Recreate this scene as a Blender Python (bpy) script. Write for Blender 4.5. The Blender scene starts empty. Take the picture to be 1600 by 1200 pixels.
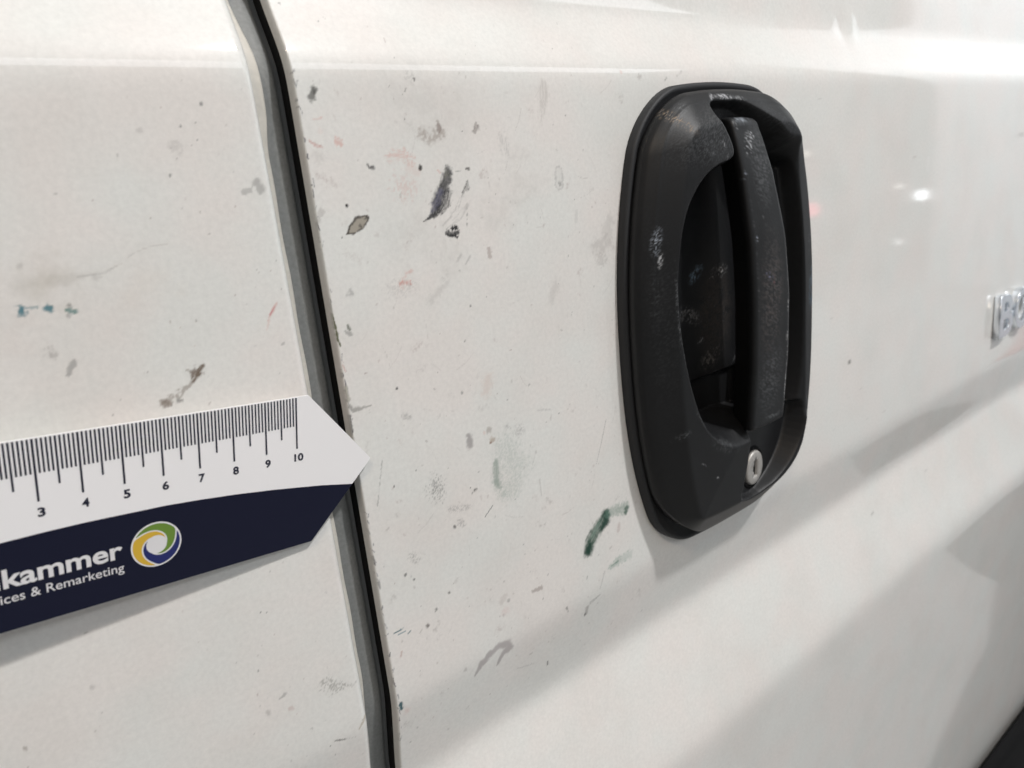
import bpy, bmesh, math
import numpy as np
from mathutils import Matrix, Vector

# ------------------------------------------------------------------ scene, camera, light
scene = bpy.context.scene
scene.render.engine = 'CYCLES'
scene.cycles.use_denoising = True
scene.cycles.max_bounces = 8
scene.view_settings.view_transform = 'Standard'
scene.view_settings.look = 'None'
scene.view_settings.exposure = -0.10
scene.view_settings.gamma = 1.0
scene.view_settings.use_curve_mapping = False
COL = scene.collection
MM = 0.001
ZC = 1.15                      # height of the lens above the floor

cam_data = bpy.data.cameras.new('camera')
cam = bpy.data.objects.new('camera', cam_data)
COL.objects.link(cam)
cam_data.sensor_width = 36.0
cam_data.lens = 25.65
cam_data.clip_start = 0.005
cam_data.clip_end = 200.0
# axes of the camera in the van's frame (X along the van, Y into the van, Z up)
cx = Vector((0.776783, -0.621878, -0.099382)); cd = Vector((-0.239167, -0.145319, -0.960042)); cf = Vector((0.582587, 0.769513, -0.261614))
cam.matrix_world = Matrix(((cx.x, -cd.x, -cf.x, 0.0),
                           (cx.y, -cd.y, -cf.y, -0.222),
                           (cx.z, -cd.z, -cf.z, ZC),
                           (0, 0, 0, 1)))
cam_data.dof.use_dof = True
cam_data.dof.focus_distance = 0.275
cam_data.dof.aperture_fstop = 17.0
scene.camera = cam

world = bpy.data.worlds.new('World')
scene.world = world
world.use_nodes = True
bg = world.node_tree.nodes['Background']
bg.inputs[0].default_value = (0.955, 0.975, 1.0, 1)
bg.inputs[1].default_value = 0.20

def area(name, loc, target, size, power, color, shape='DISK', size_y=None):
    d = bpy.data.lights.new(name, 'AREA')
    d.shape = shape
    d.size = size
    if size_y: d.size_y = size_y
    d.energy = power
    d.color = color
    o = bpy.data.objects.new(name, d)
    COL.objects.link(o)
    o.location = loc
    o.rotation_euler = (Vector(target) - Vector(loc)).to_track_quat('-Z', 'Y').to_euler()
    return o

area('workshop_lamp', (0.80, -1.06, ZC + 1.60), (0.20, 0, ZC - 0.05), 0.11, 32.0, (1.0, 0.99, 0.985))
area('ceiling_light', (0.6, -1.9, ZC + 2.5), (0.4, -0.6, 0.6), 2.6, 10.0, (0.96, 0.98, 1.0), 'RECTANGLE', 2.2)
area('workshop_lamp', (-0.9, -1.1, ZC + 1.6), (0.15, 0, ZC - 0.05), 0.20, 11.5, (1.0, 0.82, 0.64))
bay = area('bay_light', (2.0, -3.4, ZC + 2.2), (2.0, -2.6, 0.0), 6.0, 50.0, (0.93, 0.96, 1.0), 'RECTANGLE', 0.9)
area('reflector_fill', (4.2, -1.6, 3.6), (6.5, -1.0, 1.4), 1.0, 150.0, (0.90, 0.95, 1.0))  # added lamp, only brightens the out-of-frame wall that the paint reflects
def small_lamp(name, loc, r, power, color):
    d = bpy.data.lights.new(name, 'POINT'); d.shadow_soft_size = r; d.energy = power; d.color = color
    o = bpy.data.objects.new(name, d); COL.objects.link(o); o.location = loc
small_lamp('red_tail_lamp', (2.985, -1.487, 0.922), 0.030, 0.16, (1.0, 0.10, 0.16))
small_lamp('work_light', (3.281, -1.169, 0.941), 0.022, 0.16, (0.92, 0.97, 1.0))
small_lamp('work_light', (3.222, -1.234, 0.985), 0.010, 0.020, (1.0, 0.97, 0.9))
small_lamp('work_light', (2.976, -1.507, 1.154), 0.012, 0.030, (1.0, 0.93, 0.8))
small_lamp('work_light', (3.212, -1.224, 0.757), 0.012, 0.018, (1.0, 1.0, 1.0))

# ------------------------------------------------------------------ helpers
def link(name, mesh, parent=None, mat=None, smooth=True):
    o = bpy.data.objects.new(name, mesh)
    COL.objects.link(o)
    if mat: mesh.materials.append(mat)
    if smooth:
        mesh.polygons.foreach_set('use_smooth', np.ones(len(mesh.polygons), dtype=bool))
    if parent is not None:
        o.parent = parent
        L = parent.location if parent.parent is None else Vector((0, 0, 0))
        o.matrix_parent_inverse = Matrix.Translation(-L)
    return o

def pos(u, w, h):
    """van-side millimetres (along, up from lens height, outward) -> metres"""
    return np.stack([np.asarray(u) * MM, -np.asarray(h) * MM, ZC + np.asarray(w) * MM], axis=-1)

def mesh_from(name, verts, faces):
    me = bpy.data.meshes.new(name)
    verts = np.asarray(verts, dtype=np.float32).reshape(-1, 3)
    faces = np.asarray(faces, dtype=np.int32)
    n = faces.shape[1]
    me.vertices.add(len(verts)); me.vertices.foreach_set('co', verts.ravel())
    me.loops.add(faces.size); me.loops.foreach_set('vertex_index', faces.ravel())
    me.polygons.add(len(faces))
    me.polygons.foreach_set('loop_start', np.arange(0, faces.size, n, dtype=np.int32))
    me.update(calc_edges=True)
    return me

def grid_faces(nr, nc, wrap=False, keep=None):
    r = np.arange(nr - 1)[:, None]
    c = np.arange(nc if wrap else nc - 1)[None, :]
    c2 = (c + 1) % nc
    f = np.stack([r * nc + c, r * nc + c2, (r + 1) * nc + c2, (r + 1) * nc + c], axis=-1)
    if keep is not None: return f[keep]
    return f.reshape(-1, 4)

def add_color(me, name, rgba):
    a = me.color_attributes.new(name, 'FLOAT_COLOR', 'POINT')
    a.data.foreach_set('color', np.asarray(rgba, dtype=np.float32).ravel())

def pydata(name, verts, faces, parent=None, mat=None, smooth=False):
    me = bpy.data.meshes.new(name)
    me.from_pydata([tuple(v) for v in verts], [], faces)
    me.update()
    return link(name, me, parent, mat, smooth)

def sstep(a, b, x):
    t = np.clip((x - a) / (b - a), 0, 1)
    return t * t * (3 - 2 * t)

def softplus(x, k):
    return k * np.logaddexp(0, x / k)

def vnoise(x, y, seed=0):
    xi = np.floor(x).astype(np.int64); yi = np.floor(y).astype(np.int64)
    fx = x - xi; fy = y - yi
    fx = fx * fx * (3 - 2 * fx); fy = fy * fy * (3 - 2 * fy)
    def hsh(a, b):
        n = (a * 374761393 + b * 668265263 + seed * 1442695041) & 0xFFFFFFFF
        n = ((n ^ (n >> 13)) * 1274126177) & 0xFFFFFFFF
        n = n ^ (n >> 16)
        return (n & 0xFFFFFF) / float(0xFFFFFF)
    return (hsh(xi, yi) * (1 - fx) + hsh(xi + 1, yi) * fx) * (1 - fy) + \
           (hsh(xi, yi + 1) * (1 - fx) + hsh(xi + 1, yi + 1) * fx) * fy

def fbm(x, y, seed=0, oct=4):
    s = 0; a = 0.5; t = 0
    for i in range(oct):
        s = s + a * vnoise(x * 2 ** i + 17.3 * i, y * 2 ** i - 9.1 * i, seed + i * 7)
        t += a; a *= 0.5
    return s / t

class Paint:
    """stains and wear laid on a rectilinear sheet of vertices"""
    def __init__(s, u, w):
        s.u = np.asarray(u); s.w = np.asarray(w)
        s.rgb = np.zeros((len(w), len(u), 3)); s.a = np.zeros((len(w), len(u)))
    def win(s, x0, x1, y0, y1):
        i0, i1 = np.searchsorted(s.u, [x0, x1])
        asc = s.w[0] < s.w[-1]
        ws = s.w if asc else s.w[::-1]
        j0, j1 = np.searchsorted(ws, [y0, y1])
        if not asc: j0, j1 = len(ws) - j1, len(ws) - j0
        if i1 <= i0 or j1 <= j0: return None
        U, W = np.meshgrid(s.u[i0:i1], s.w[j0:j1])
        return slice(j0, j1), slice(i0, i1), U, W
    def comp(s, js, is_, al, col):
        al = np.clip(al, 0, 1)
        a0 = s.a[js, is_]
        an = al + a0 * (1 - al)
        c = (np.asarray(col) * al[..., None] + s.rgb[js, is_] * (a0 * (1 - al))[..., None])
        s.rgb[js, is_] = np.where(an[..., None] > 1e-5, c / np.maximum(an, 1e-5)[..., None], np.asarray(col))
        s.a[js, is_] = an
    def stroke(s, pts, wid, col, al=1.0, soft=0.65, rough=0.6, nsc=0.8, streak=0.0, patch=0.0, seed=1, hollow=0.0):
        pts = np.asarray(pts, float); wid = np.broadcast_to(np.asarray(wid, float), (len(pts),))
        m = wid.max() * 1.6 + 1.0
        r = s.win(pts[:, 0].min() - m, pts[:, 0].max() + m, pts[:, 1].min() - m, pts[:, 1].max() + m)
        if r is None: return
        js, is_, U, W = r
        best = np.full(U.shape, 1e9); wd = np.ones(U.shape); side = np.zeros(U.shape); along = np.zeros(U.shape)
        acc = 0.0
        if len(pts) == 1:
            best = np.hypot(U - pts[0, 0], W - pts[0, 1]); wd[:] = wid[0]; side = U - pts[0, 0]; along = W - pts[0, 1]
        for k in range(len(pts) - 1):
            a, b = pts[k], pts[k + 1]; d = b - a; L = np.hypot(*d) + 1e-9; d = d / L
            t = np.clip((U - a[0]) * d[0] + (W - a[1]) * d[1], 0, L)
            px = U - a[0] - t * d[0]; py = W - a[1] - t * d[1]
            dist = np.hypot(px, py); wl = wid[k] + (wid[k + 1] - wid[k]) * t / L
            q = dist / wl; better = q < best / wd
            best = np.where(better, dist, best); wd = np.where(better, wl, wd)
            side = np.where(better, (U - a[0]) * -d[1] + (W - a[1]) * d[0], side)
            along = np.where(better, acc + t, along); acc += L
        n = fbm(U / nsc, W / nsc, seed) - 0.5
        q = best / wd + rough * n * 1.6
        a = 1 - sstep(1 - soft, 1.0 + 0.02, q)
        if streak: a = a * (1 - streak + streak * sstep(0.35, 0.65, fbm(side / 0.35, along / 4.0, seed + 31, 3)))
        if patch: a = a * (1 - patch + patch * sstep(0.38, 0.62, fbm(U / (nsc * 0.7), W / (nsc * 0.7), seed + 57, 4)))
        if hollow: a = a * (1 - hollow * (1 - sstep(0.45, 0.95, q)))
        s.comp(js, is_, a * al, col)
    def blob(s, c, rx, ry, ang, col, al=1.0, **k):
        d = np.array([math.cos(ang), math.sin(ang)]); L = max(rx - ry, 0.01)
        c = np.asarray(c, float)
        s.stroke([c - d * L, c + d * L], ry, col, al, **k)
    def specks(s, n, box, rng, r=(0.12, 0.4), al=(0.2, 0.8), cols=((0.10, 0.09, 0.08),)):
        for i in range(n):
            x = rng.uniform(box[0], box[1]); y = rng.uniform(box[2], box[3])
            rr = r[0] + (r[1] - r[0]) * rng.random() ** 3
            s.stroke([(x, y), (x + rng.normal() * rr, y + rng.normal() * rr)], rr, cols[rng.integers(len(cols))],
                     al[0] + (al[1] - al[0]) * rng.random(), soft=0.6 if rr < 0.6 else 0.9, rough=0.5 if rr < 0.6 else 1.2, nsc=rr if rr < 0.6 else 0.9, patch=0.0 if rr < 0.6 else 0.85, seed=i)
    def rgba(s):
        return np.concatenate([s.rgb, s.a[..., None]], axis=-1).reshape(-1, 4)

# ------------------------------------------------------------------ materials
def new_mat(name):
    m = bpy.data.materials.new(name); m.use_nodes = True
    nt = m.node_tree
    return m, nt, nt.nodes, nt.nodes['Principled BSDF']

def simple(name, col, rough=0.5, metal=0.0, spec=0.5, coat=0.0, grain=0.0, gscale=3000, bump=0.0):
    m, nt, N, b = new_mat(name)
    b.inputs['Base Color'].default_value = (*col, 1)
    b.inputs['Roughness'].default_value = rough
    b.inputs['Metallic'].default_value = metal
    b.inputs['Specular IOR Level'].default_value = spec
    b.inputs['Coat Weight'].default_value = coat
    b.inputs['Coat Roughness'].default_value = 0.06
    tc = N.new('ShaderNodeTexCoord')
    nz = N.new('ShaderNodeTexNoise'); nz.inputs['Scale'].default_value = gscale; nz.inputs['Detail'].default_value = 3
    nt.links.new(tc.outputs['Object'], nz.inputs['Vector'])
    if grain:
        mx = N.new('ShaderNodeMix'); mx.data_type = 'RGBA'; mx.blend_type = 'MULTIPLY'
        mx.inputs[0].default_value = 1.0
        rp = N.new('ShaderNodeMapRange'); rp.inputs['To Min'].default_value = 1 - grain; rp.inputs['To Max'].default_value = 1 + grain * 0.3
        nt.links.new(nz.outputs['Fac'], rp.inputs['Value'])
        mx.inputs[6].default_value = (*col, 1)
        nt.links.new(rp.outputs[0], mx.inputs[7]); nt.links.new(mx.outputs[2], b.inputs['Base Color'])
    if bump:
        bp = N.new('ShaderNodeBump'); bp.inputs['Strength'].default_value = 1.0; bp.inputs['Distance'].default_value = bump
        nt.links.new(nz.outputs['Fac'], bp.inputs['Height']); nt.links.new(bp.outputs[0], b.inputs['Normal'])
    return m

def stained(name, col, rough, coat, stain_rough=0.6, blot=0.06, bscale=18.0, fine=2500.0, bump=2e-6, spec=0.5):
    """body colour + faint blotchy grime + the stains stored on the sheet"""
    m, nt, N, b = new_mat(name)
    L = nt.links.new
    tc = N.new('ShaderNodeTexCoord')
    n1 = N.new('ShaderNodeTexNoise'); n1.inputs['Scale'].default_value = bscale; n1.inputs['Detail'].default_value = 6; n1.inputs['Roughness'].default_value = 0.6
    n2 = N.new('ShaderNodeTexNoise'); n2.inputs['Scale'].default_value = fine; n2.inputs['Detail'].default_value = 2
    L(tc.outputs['Object'], n1.inputs['Vector']); L(tc.outputs['Object'], n2.inputs['Vector'])
    r1 = N.new('ShaderNodeMapRange'); r1.inputs['From Min'].default_value = 0.45; r1.inputs['From Max'].default_value = 0.75
    r1.inputs['To Min'].default_value = 0.0; r1.inputs['To Max'].default_value = blot
    L(n1.outputs['Fac'], r1.inputs['Value'])
    m1 = N.new('ShaderNodeMix'); m1.data_type = 'RGBA'
    m1.inputs[6].default_value = (*col, 1); m1.inputs[7].default_value = (col[0] * 0.45, col[1] * 0.43, col[2] * 0.39, 1)
    L(r1.outputs[0], m1.inputs[0])
    n3 = N.new('ShaderNodeTexNoise'); n3.inputs['Scale'].default_value = 26.0; n3.inputs['Detail'].default_value = 3
    L(tc.outputs['Object'], n3.inputs['Vector'])
    m0 = N.new('ShaderNodeMix'); m0.data_type = 'RGBA'
    m0.inputs[6].default_value = (col[0] * 0.985, col[1] * 1.005, col[2] * 1.005, 1); m0.inputs[7].default_value = (col[0] * 1.015, col[1] * 0.99, col[2] * 0.985, 1)
    r3 = N.new('ShaderNodeMapRange'); r3.inputs['From Min'].default_value = 0.38; r3.inputs['From Max'].default_value = 0.62
    n4 = N.new('ShaderNodeTexNoise'); n4.inputs['Scale'].default_value = 620.0; n4.inputs['Detail'].default_value = 4; n4.inputs['Roughness'].default_value = 0.65
    L(tc.outputs['Object'], n4.inputs['Vector'])
    r4 = N.new('ShaderNodeMapRange'); r4.inputs['From Min'].default_value = 0.3; r4.inputs['From Max'].default_value = 0.7
    r4.inputs['To Min'].default_value = 0.945; r4.inputs['To Max'].default_value = 1.045
    L(n4.outputs['Fac'], r4.inputs['Value'])
    m5 = N.new('ShaderNodeMix'); m5.data_type = 'RGBA'; m5.blend_type = 'MULTIPLY'; m5.inputs[0].default_value = 1.0
    L(n3.outputs['Fac'], r3.inputs['Value']); L(r3.outputs[0], m0.inputs[0]); L(m0.outputs[2], m5.inputs[6]); L(r4.outputs[0], m5.inputs[7]); L(m5.outputs[2], m1.inputs[6])
    at = N.new('ShaderNodeVertexColor'); at.layer_name = 'stain'
    m2 = N.new('ShaderNodeMix'); m2.data_type = 'RGBA'
    L(at.outputs['Alpha'], m2.inputs[0]); L(m1.outputs[2], m2.inputs[6]); L(at.outputs['Color'], m2.inputs[7])
    L(m2.outputs[2], b.inputs['Base Color'])
    rr = N.new('ShaderNodeMapRange'); rr.inputs['To Min'].default_value = rough; rr.inputs['To Max'].default_value = stain_rough
    L(at.outputs['Alpha'], rr.inputs['Value']); L(rr.outputs[0], b.inputs['Roughness'])
    cw = N.new('ShaderNodeMapRange'); cw.inputs['To Min'].default_value = coat; cw.inputs['To Max'].default_value = 0.0
    L(at.outputs['Alpha'], cw.inputs['Value']); L(cw.outputs[0], b.inputs['Coat Weight'])
    b.inputs['Coat Roughness'].default_value = 0.055
    b.inputs['Specular IOR Level'].default_value = spec
    bp = N.new('ShaderNodeBump'); bp.inputs['Strength'].default_value = 1.0; bp.inputs['Distance'].default_value = bump
    L(n2.outputs['Fac'], bp.inputs['Height'])
    L(bp.outputs[0], b.inputs['Normal'])
    return m

M_PAINT = stained('white_paint', (0.772, 0.757, 0.728), 0.45, 0.9, blot=0.13, spec=0.3, bump=5e-7)
M_BLACK = stained('black_plastic', (0.0095, 0.010, 0.011), 0.46, 0.0, spec=0.34, stain_rough=0.75, blot=0.3, bscale=60, fine=1800, bump=4e-5)
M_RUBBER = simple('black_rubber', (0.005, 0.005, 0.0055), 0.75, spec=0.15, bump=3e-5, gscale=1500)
M_GASKET = simple('dark_grey_rubber', (0.022, 0.023, 0.025), 0.6, spec=0.4, bump=3e-5, gscale=1800)
M_JAMB = simple('grey_primer', (0.23, 0.237, 0.231), 0.6, grain=0.35, gscale=900)
M_CREAM = simple('cream_sealer', (0.62, 0.59, 0.53), 0.55, grain=0.2, gscale=500)
M_CHROME = simple('chrome', (0.84, 0.88, 0.93), 0.24, metal=0.92)
M_LOCK = simple('worn_zinc', (0.50, 0.485, 0.46), 0.45, metal=0.45, grain=0.25, gscale=900, bump=5e-5)
M_SLOT = simple('key_slot_black', (0.006, 0.006, 0.006), 0.7)
M_CARD = simple('white_plastic_card', (0.92, 0.905, 0.91), 0.42, spec=0.4)
M_NAVY = simple('navy_print', (0.0075, 0.009, 0.026), 0.45, spec=0.22)
M_INK = simple('ink_print', (0.010, 0.011, 0.030), 0.5)
M_WHITEINK = simple('white_print', (0.78, 0.77, 0.78), 0.5)
M_GREEN = simple('green_print', (0.145, 0.26, 0.035), 0.5)
M_YELLOW = simple('yellow_print', (0.68, 0.43, 0.04), 0.5)
M_BLUE = simple('blue_print', (0.012, 0.020, 0.135), 0.5)
M_REFLECTOR = simple('reflector_white', (0.80, 0.80, 0.79), 0.6, grain=0.08, gscale=4)
M_REDPATCH = simple('red_patch_colour', (0.30, 0.03, 0.03), 0.5)
M_FLOOR = simple('concrete', (0.46, 0.46, 0.45), 0.7, grain=0.3, gscale=3)

# ------------------------------------------------------------------ floor, and unseen pieces added for the paint to reflect
fl = pydata('workshop_floor', [(-9, -9, 0), (9, -9, 0), (9, 9, 0), (-9, 9, 0)], [(0, 1, 2, 3)], None, M_FLOOR)
fl['kind'] = 'structure'
shade_pts = [(1.2, -0.16), (1.55, -0.21), (1.66, -0.22), (1.95, -0.30), (1.96, -0.37), (2.04, -0.50), (2.46, -0.53), (2.72, -0.44), (2.95, -0.40), (2.95, 0.1), (1.2, 0.1)]
fm = pydata('floor_shade_patch', [(x, y, 0.004) for x, y in shade_pts], [tuple(range(len(shade_pts)))], None, M_RUBBER)  # added black sheet standing in for the van's shadow on the floor
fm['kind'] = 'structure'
rd = pydata('red_reflection_patch', [(3.75, -0.72, 0.004), (5.4, -1.2, 0.004), (5.4, -1.42, 0.004), (3.95, -1.02, 0.004)], [(3, 2, 1, 0)], None, M_REDPATCH)  # added unseen red patch, placed for its reflection in the door
rd['kind'] = 'structure'
wv = [(x, y, z) for x in (6.5, 6.7) for y in (-2.45, 1.0) for z in (0.0, 6.0)]
wl_ = pydata('reflector_wall', wv, [(0, 1, 3, 2), (4, 6, 7, 5), (0, 4, 5, 1), (2, 3, 7, 6), (1, 5, 7, 3)], None, M_REFLECTOR)  # added unseen white slab that brightens reflections in the door and badge
wl_['kind'] = 'structure'

# ------------------------------------------------------------------ van side
van = bpy.data.objects.new('van', None)
COL.objects.link(van)
van.location = (0.3, 0.0, ZC - 0.6)
van['label'] = 'white van side with grimy paint, black door handle and chrome badge letters'
van['category'] = 'van'

def inward(w, u=0.0):
    """how far (mm) the pressed side lies behind the flat of the door"""
    w = np.asarray(w, float)
    y = 0.50 * softplus(w - 42.0, 2.6) - 0.42 * softplus(w - 65.0, 2.5)
    y = y + (0.20 * softplus(-w - 186, 2.5) - 0.49 * softplus(-w - 227, 3) + 0.35 * softplus(-w - 297, 4))
    return y

U_PANEL, U_DOOR = 86.3, 98.2

w_rows = np.concatenate([np.arange(150, 66, -2.0), np.arange(66, -216, -0.46), np.arange(-216, -330, -1.2), np.arange(-330, -661, -8.0)])
rng = np.random.default_rng(11)

# --- front panel, its rear edge hemmed inward at the door gap
hem = np.array([0.0, 0.35, 0.7, 1.05, 1.4, 1.75, 2.1, 2.4, 2.65, 2.8])
u_flat = np.concatenate([np.arange(-260, -20, 6.0), np.arange(-20, 83.4, 0.46)])
paint_p = Paint(np.concatenate([u_flat, U_PANEL - 2.9 + hem, [U_PANEL + 0.02, U_PANEL + 0.04, U_PANEL + 0.06]]), w_rows)
pu = paint_p.u
R = 2.9
dx = np.clip(pu - (U_PANEL - R), 0, R)
edge_in = R - np.sqrt(np.maximum(R * R - dx * dx, 0))
edge_in[-3:] = [3.6, 5.0, 6.0]
UU, WW = np.meshgrid(np.minimum(pu, U_PANEL), w_rows)
depth = inward(WW, 0) + edge_in[None, :]

MARKS_P = [
    ([(15.6,-18.3)], dict(wid=[1.3], col=(0.03,0.17,0.22), al=0.85, rough=0.9, nsc=0.7)),
    ([(15.5,-16.9),(15.7,-19.3)], dict(wid=[0.5,0.7], col=(0.03,0.17,0.22), al=0.6, rough=0.9, nsc=0.7)),
    ([(17.4,-17.8),(19.1,-17.9)], dict(wid=0.5, col=(0.03,0.17,0.22), al=0.55, rough=0.9)),
    ([(21.4,-18.3),(21.4,-19.0)], dict(wid=1.0, col=(0.03,0.17,0.22), al=0.9, rough=0.8)),
    ([(25.2,-19.7),(26.9,-20.7)], dict(wid=[0.5,0.8], col=(0.05,0.18,0.17), al=0.8, rough=0.9)),
    ([(26.2,-18.8)], dict(wid=[0.7], col=(0.24,0.235,0.23), al=0.8)),
    ([(25.5,-21.4)], dict(wid=[0.6], col=(0.24,0.235,0.23), al=0.5)),
    ([(55.8,-41.6),(53.6,-43.4),(52.1,-45.6)], dict(wid=[0.5,1.6,0.7], col=(0.12,0.08,0.05), al=0.95, rough=0.9, streak=0.6, nsc=1.0)),
    ([(50.7,-41.8),(53.2,-43.7)], dict(wid=[0.25,0.8], col=(0.2,0.16,0.13), al=0.7, rough=0.8, streak=0.5)),
    ([(51.6,-46.1),(47.5,-48.3),(43.1,-50.1)], dict(wid=[0.6,1.1,1.3], col=(0.2,0.16,0.13), al=0.6, rough=1.0, patch=0.9, nsc=1.0)),
    ([(43.2,-49.9),(43.8,-50.8)], dict(wid=1.0, col=(0.2,0.16,0.13), al=0.75, rough=1.0, nsc=0.8)),
    ([(47.1,-50.4)], dict(wid=[0.9], col=(0.05,0.047,0.043), al=0.6, rough=0.9, nsc=0.6)),
    ([(80.6,-27.8),(79.0,-29.7),(77.6,-31.8),(76.2,-35.2)], dict(wid=[0.5,0.6,0.5,0.3], col=(0.64,0.39,0.34), al=0.6, rough=0.6, streak=0.5)),
    ([(80.1,-28.5),(78.0,-30.9)], dict(wid=[0.3,0.4], col=(0.5,0.12,0.14), al=0.6, rough=0.5)),
    ([(81.5,7.7),(82.4,6.2)], dict(wid=[1.6,1.2], col=(0.24,0.235,0.23), al=0.55, rough=0.9, nsc=1.2)),
    ([(76.6,5.9),(79.0,6.5)], dict(wid=[0.7,0.9], col=(0.24,0.235,0.23), al=0.45, rough=1.0)),
    ([(80.7,-40.4),(79.9,-40.6)], dict(wid=0.5, col=(0.24,0.235,0.23), al=0.5)),
    ([(16.4,-12.5),(22.9,-11.9),(29.5,-11.8),(35.6,-11.4),(40.7,-9.9)], dict(wid=[3.0,2.2,1.0,0.6,0.3], col=(0.34,0.31,0.27), al=0.2, rough=1.0, soft=0.9, nsc=3)),
    ([(29.5,-11.8),(36.4,-11.6),(39.8,-10.1)], dict(wid=[0.3,0.3,0.25], col=(0.24,0.235,0.23), al=0.28, soft=0.8)),
    ([(42.6,-8.4),(45.3,-7.1),(48.8,-6.3),(53.3,-6.3)], dict(wid=[0.3,0.3,0.3,0.2], col=(0.24,0.235,0.23), al=0.28, soft=0.9)),
    ([(20.8,-11.6)], dict(wid=[7.0], col=(0.42,0.38,0.3), al=0.28, rough=1.0, soft=1.0, nsc=5)),
    ([(23.9,-33.6),(22.6,-34.8),(21.8,-36.4)], dict(wid=[0.8,0.9,0.6], col=(0.24,0.235,0.23), al=0.6, rough=1.0, nsc=0.8)),
    ([(18.6,-29.9)], dict(wid=[1.6], col=(0.42,0.4,0.38), al=0.5, rough=1.0, patch=0.7)),
    ([(19.9,-30.9)], dict(wid=[0.9], col=(0.42,0.4,0.38), al=0.6, rough=1.0)),
    ([(17.7,-7.1)], dict(wid=[0.9], col=(0.42,0.4,0.38), al=0.5)),
    ([(33.8,-12.6)], dict(wid=[1.2], col=(0.42,0.4,0.38), al=0.4, rough=0.9)),
    ([(72.9,-161.0),(76.4,-164.6),(81.1,-166.1)], dict(wid=[2.2,2.4,1.0], col=(0.3,0.29,0.27), al=0.65, rough=1.1, patch=1.0, nsc=0.6)),
    ([(82.2,-167.3),(83.9,-166.4)], dict(wid=0.5, col=(0.24,0.235,0.23), al=0.4, rough=1.0, patch=0.6)),
    ([(72.3,-184.9),(76.3,-186.8)], dict(wid=[0.25,0.45], col=(0.05,0.047,0.043), al=0.8, rough=0.6)),
    ([(76.3,-186.8),(81.1,-188.7)], dict(wid=[0.2,0.2], col=(0.42,0.4,0.38), al=0.5)),
    ([(56.9,-158.1),(59.1,-157.5)], dict(wid=[0.5,0.7], col=(0.24,0.235,0.23), al=0.5, rough=0.6)),
    ([(52.3,-160.4),(52.5,-161.6)], dict(wid=0.8, col=(0.42,0.4,0.38), al=0.55)),
    ([(59.9,-163.9)], dict(wid=[1.0], col=(0.5,0.36,0.33), al=0.4, rough=0.9)),
    ([(85.3,-182.3),(82.1,-185.9)], dict(wid=[0.6,0.5], col=(0.4,0.33,0.24), al=0.6, rough=1.0, nsc=0.7)),
    ([(74.9,-155.5)], dict(wid=[0.3], col=(0.02,0.02,0.022), al=0.8)),
    ([(70.6,-186.0)], dict(wid=[0.35], col=(0.05,0.047,0.043), al=0.8)),
    ([(71.9,-191.3)], dict(wid=[0.3], col=(0.05,0.047,0.043), al=0.7)),
    ([(-11.0,-135.3),(-11.1,-134.4)], dict(wid=[0.5,0.4], col=(0.2,0.16,0.13), al=0.6)),
    ([(7.5,-125.8)], dict(wid=[0.8], col=(0.42,0.4,0.38), al=0.5)),
    ([(52.3,-144.5)], dict(wid=[0.4], col=(0.05,0.047,0.043), al=0.6)),
    ([(39.1,-129.6)], dict(wid=[0.35], col=(0.05,0.047,0.043), al=0.7)),
    ([(56.9,-125.0)], dict(wid=[0.3], col=(0.02,0.02,0.022), al=0.8)),
    ([(58.5,-125.8)], dict(wid=[0.3], col=(0.02,0.02,0.022), al=0.8)),
    ([(63.2,24.7)], dict(wid=[0.45], col=(0.24,0.235,0.23), al=0.9)),
    ([(70.1,30.5)], dict(wid=[0.6], col=(0.24,0.235,0.23), al=0.8, rough=0.8)),
    ([(57.8,12.0)], dict(wid=[0.5], col=(0.24,0.235,0.23), al=0.85)),
    ([(66.9,21.0)], dict(wid=[0.3], col=(0.24,0.235,0.23), al=0.8)),
    ([(52.5,23.9)], dict(wid=[0.9], col=(0.42,0.4,0.38), al=0.4, rough=0.8)),
    ([(60.8,19.1)], dict(wid=[1.8], col=(0.42,0.4,0.38), al=0.35, rough=1.0)),
    ([(50.4,1.3)], dict(wid=[0.4], col=(0.24,0.235,0.23), al=0.6)),
    ([(56.5,-28.6)], dict(wid=[0.4], col=(0.05,0.047,0.043), al=0.8)),
    ([(49.5,-27.6)], dict(wid=[0.4], col=(0.24,0.235,0.23), al=0.6)),
    ([(11.9,-23.1)], dict(wid=[6], col=(0.55,0.42,0.38), al=0.1, soft=1.0, rough=1.0, nsc=4)),
    ([(45.6,-17.3)], dict(wid=[9], col=(0.6,0.48,0.38), al=0.08, soft=1.0, rough=1.0, nsc=5)),
]
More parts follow.
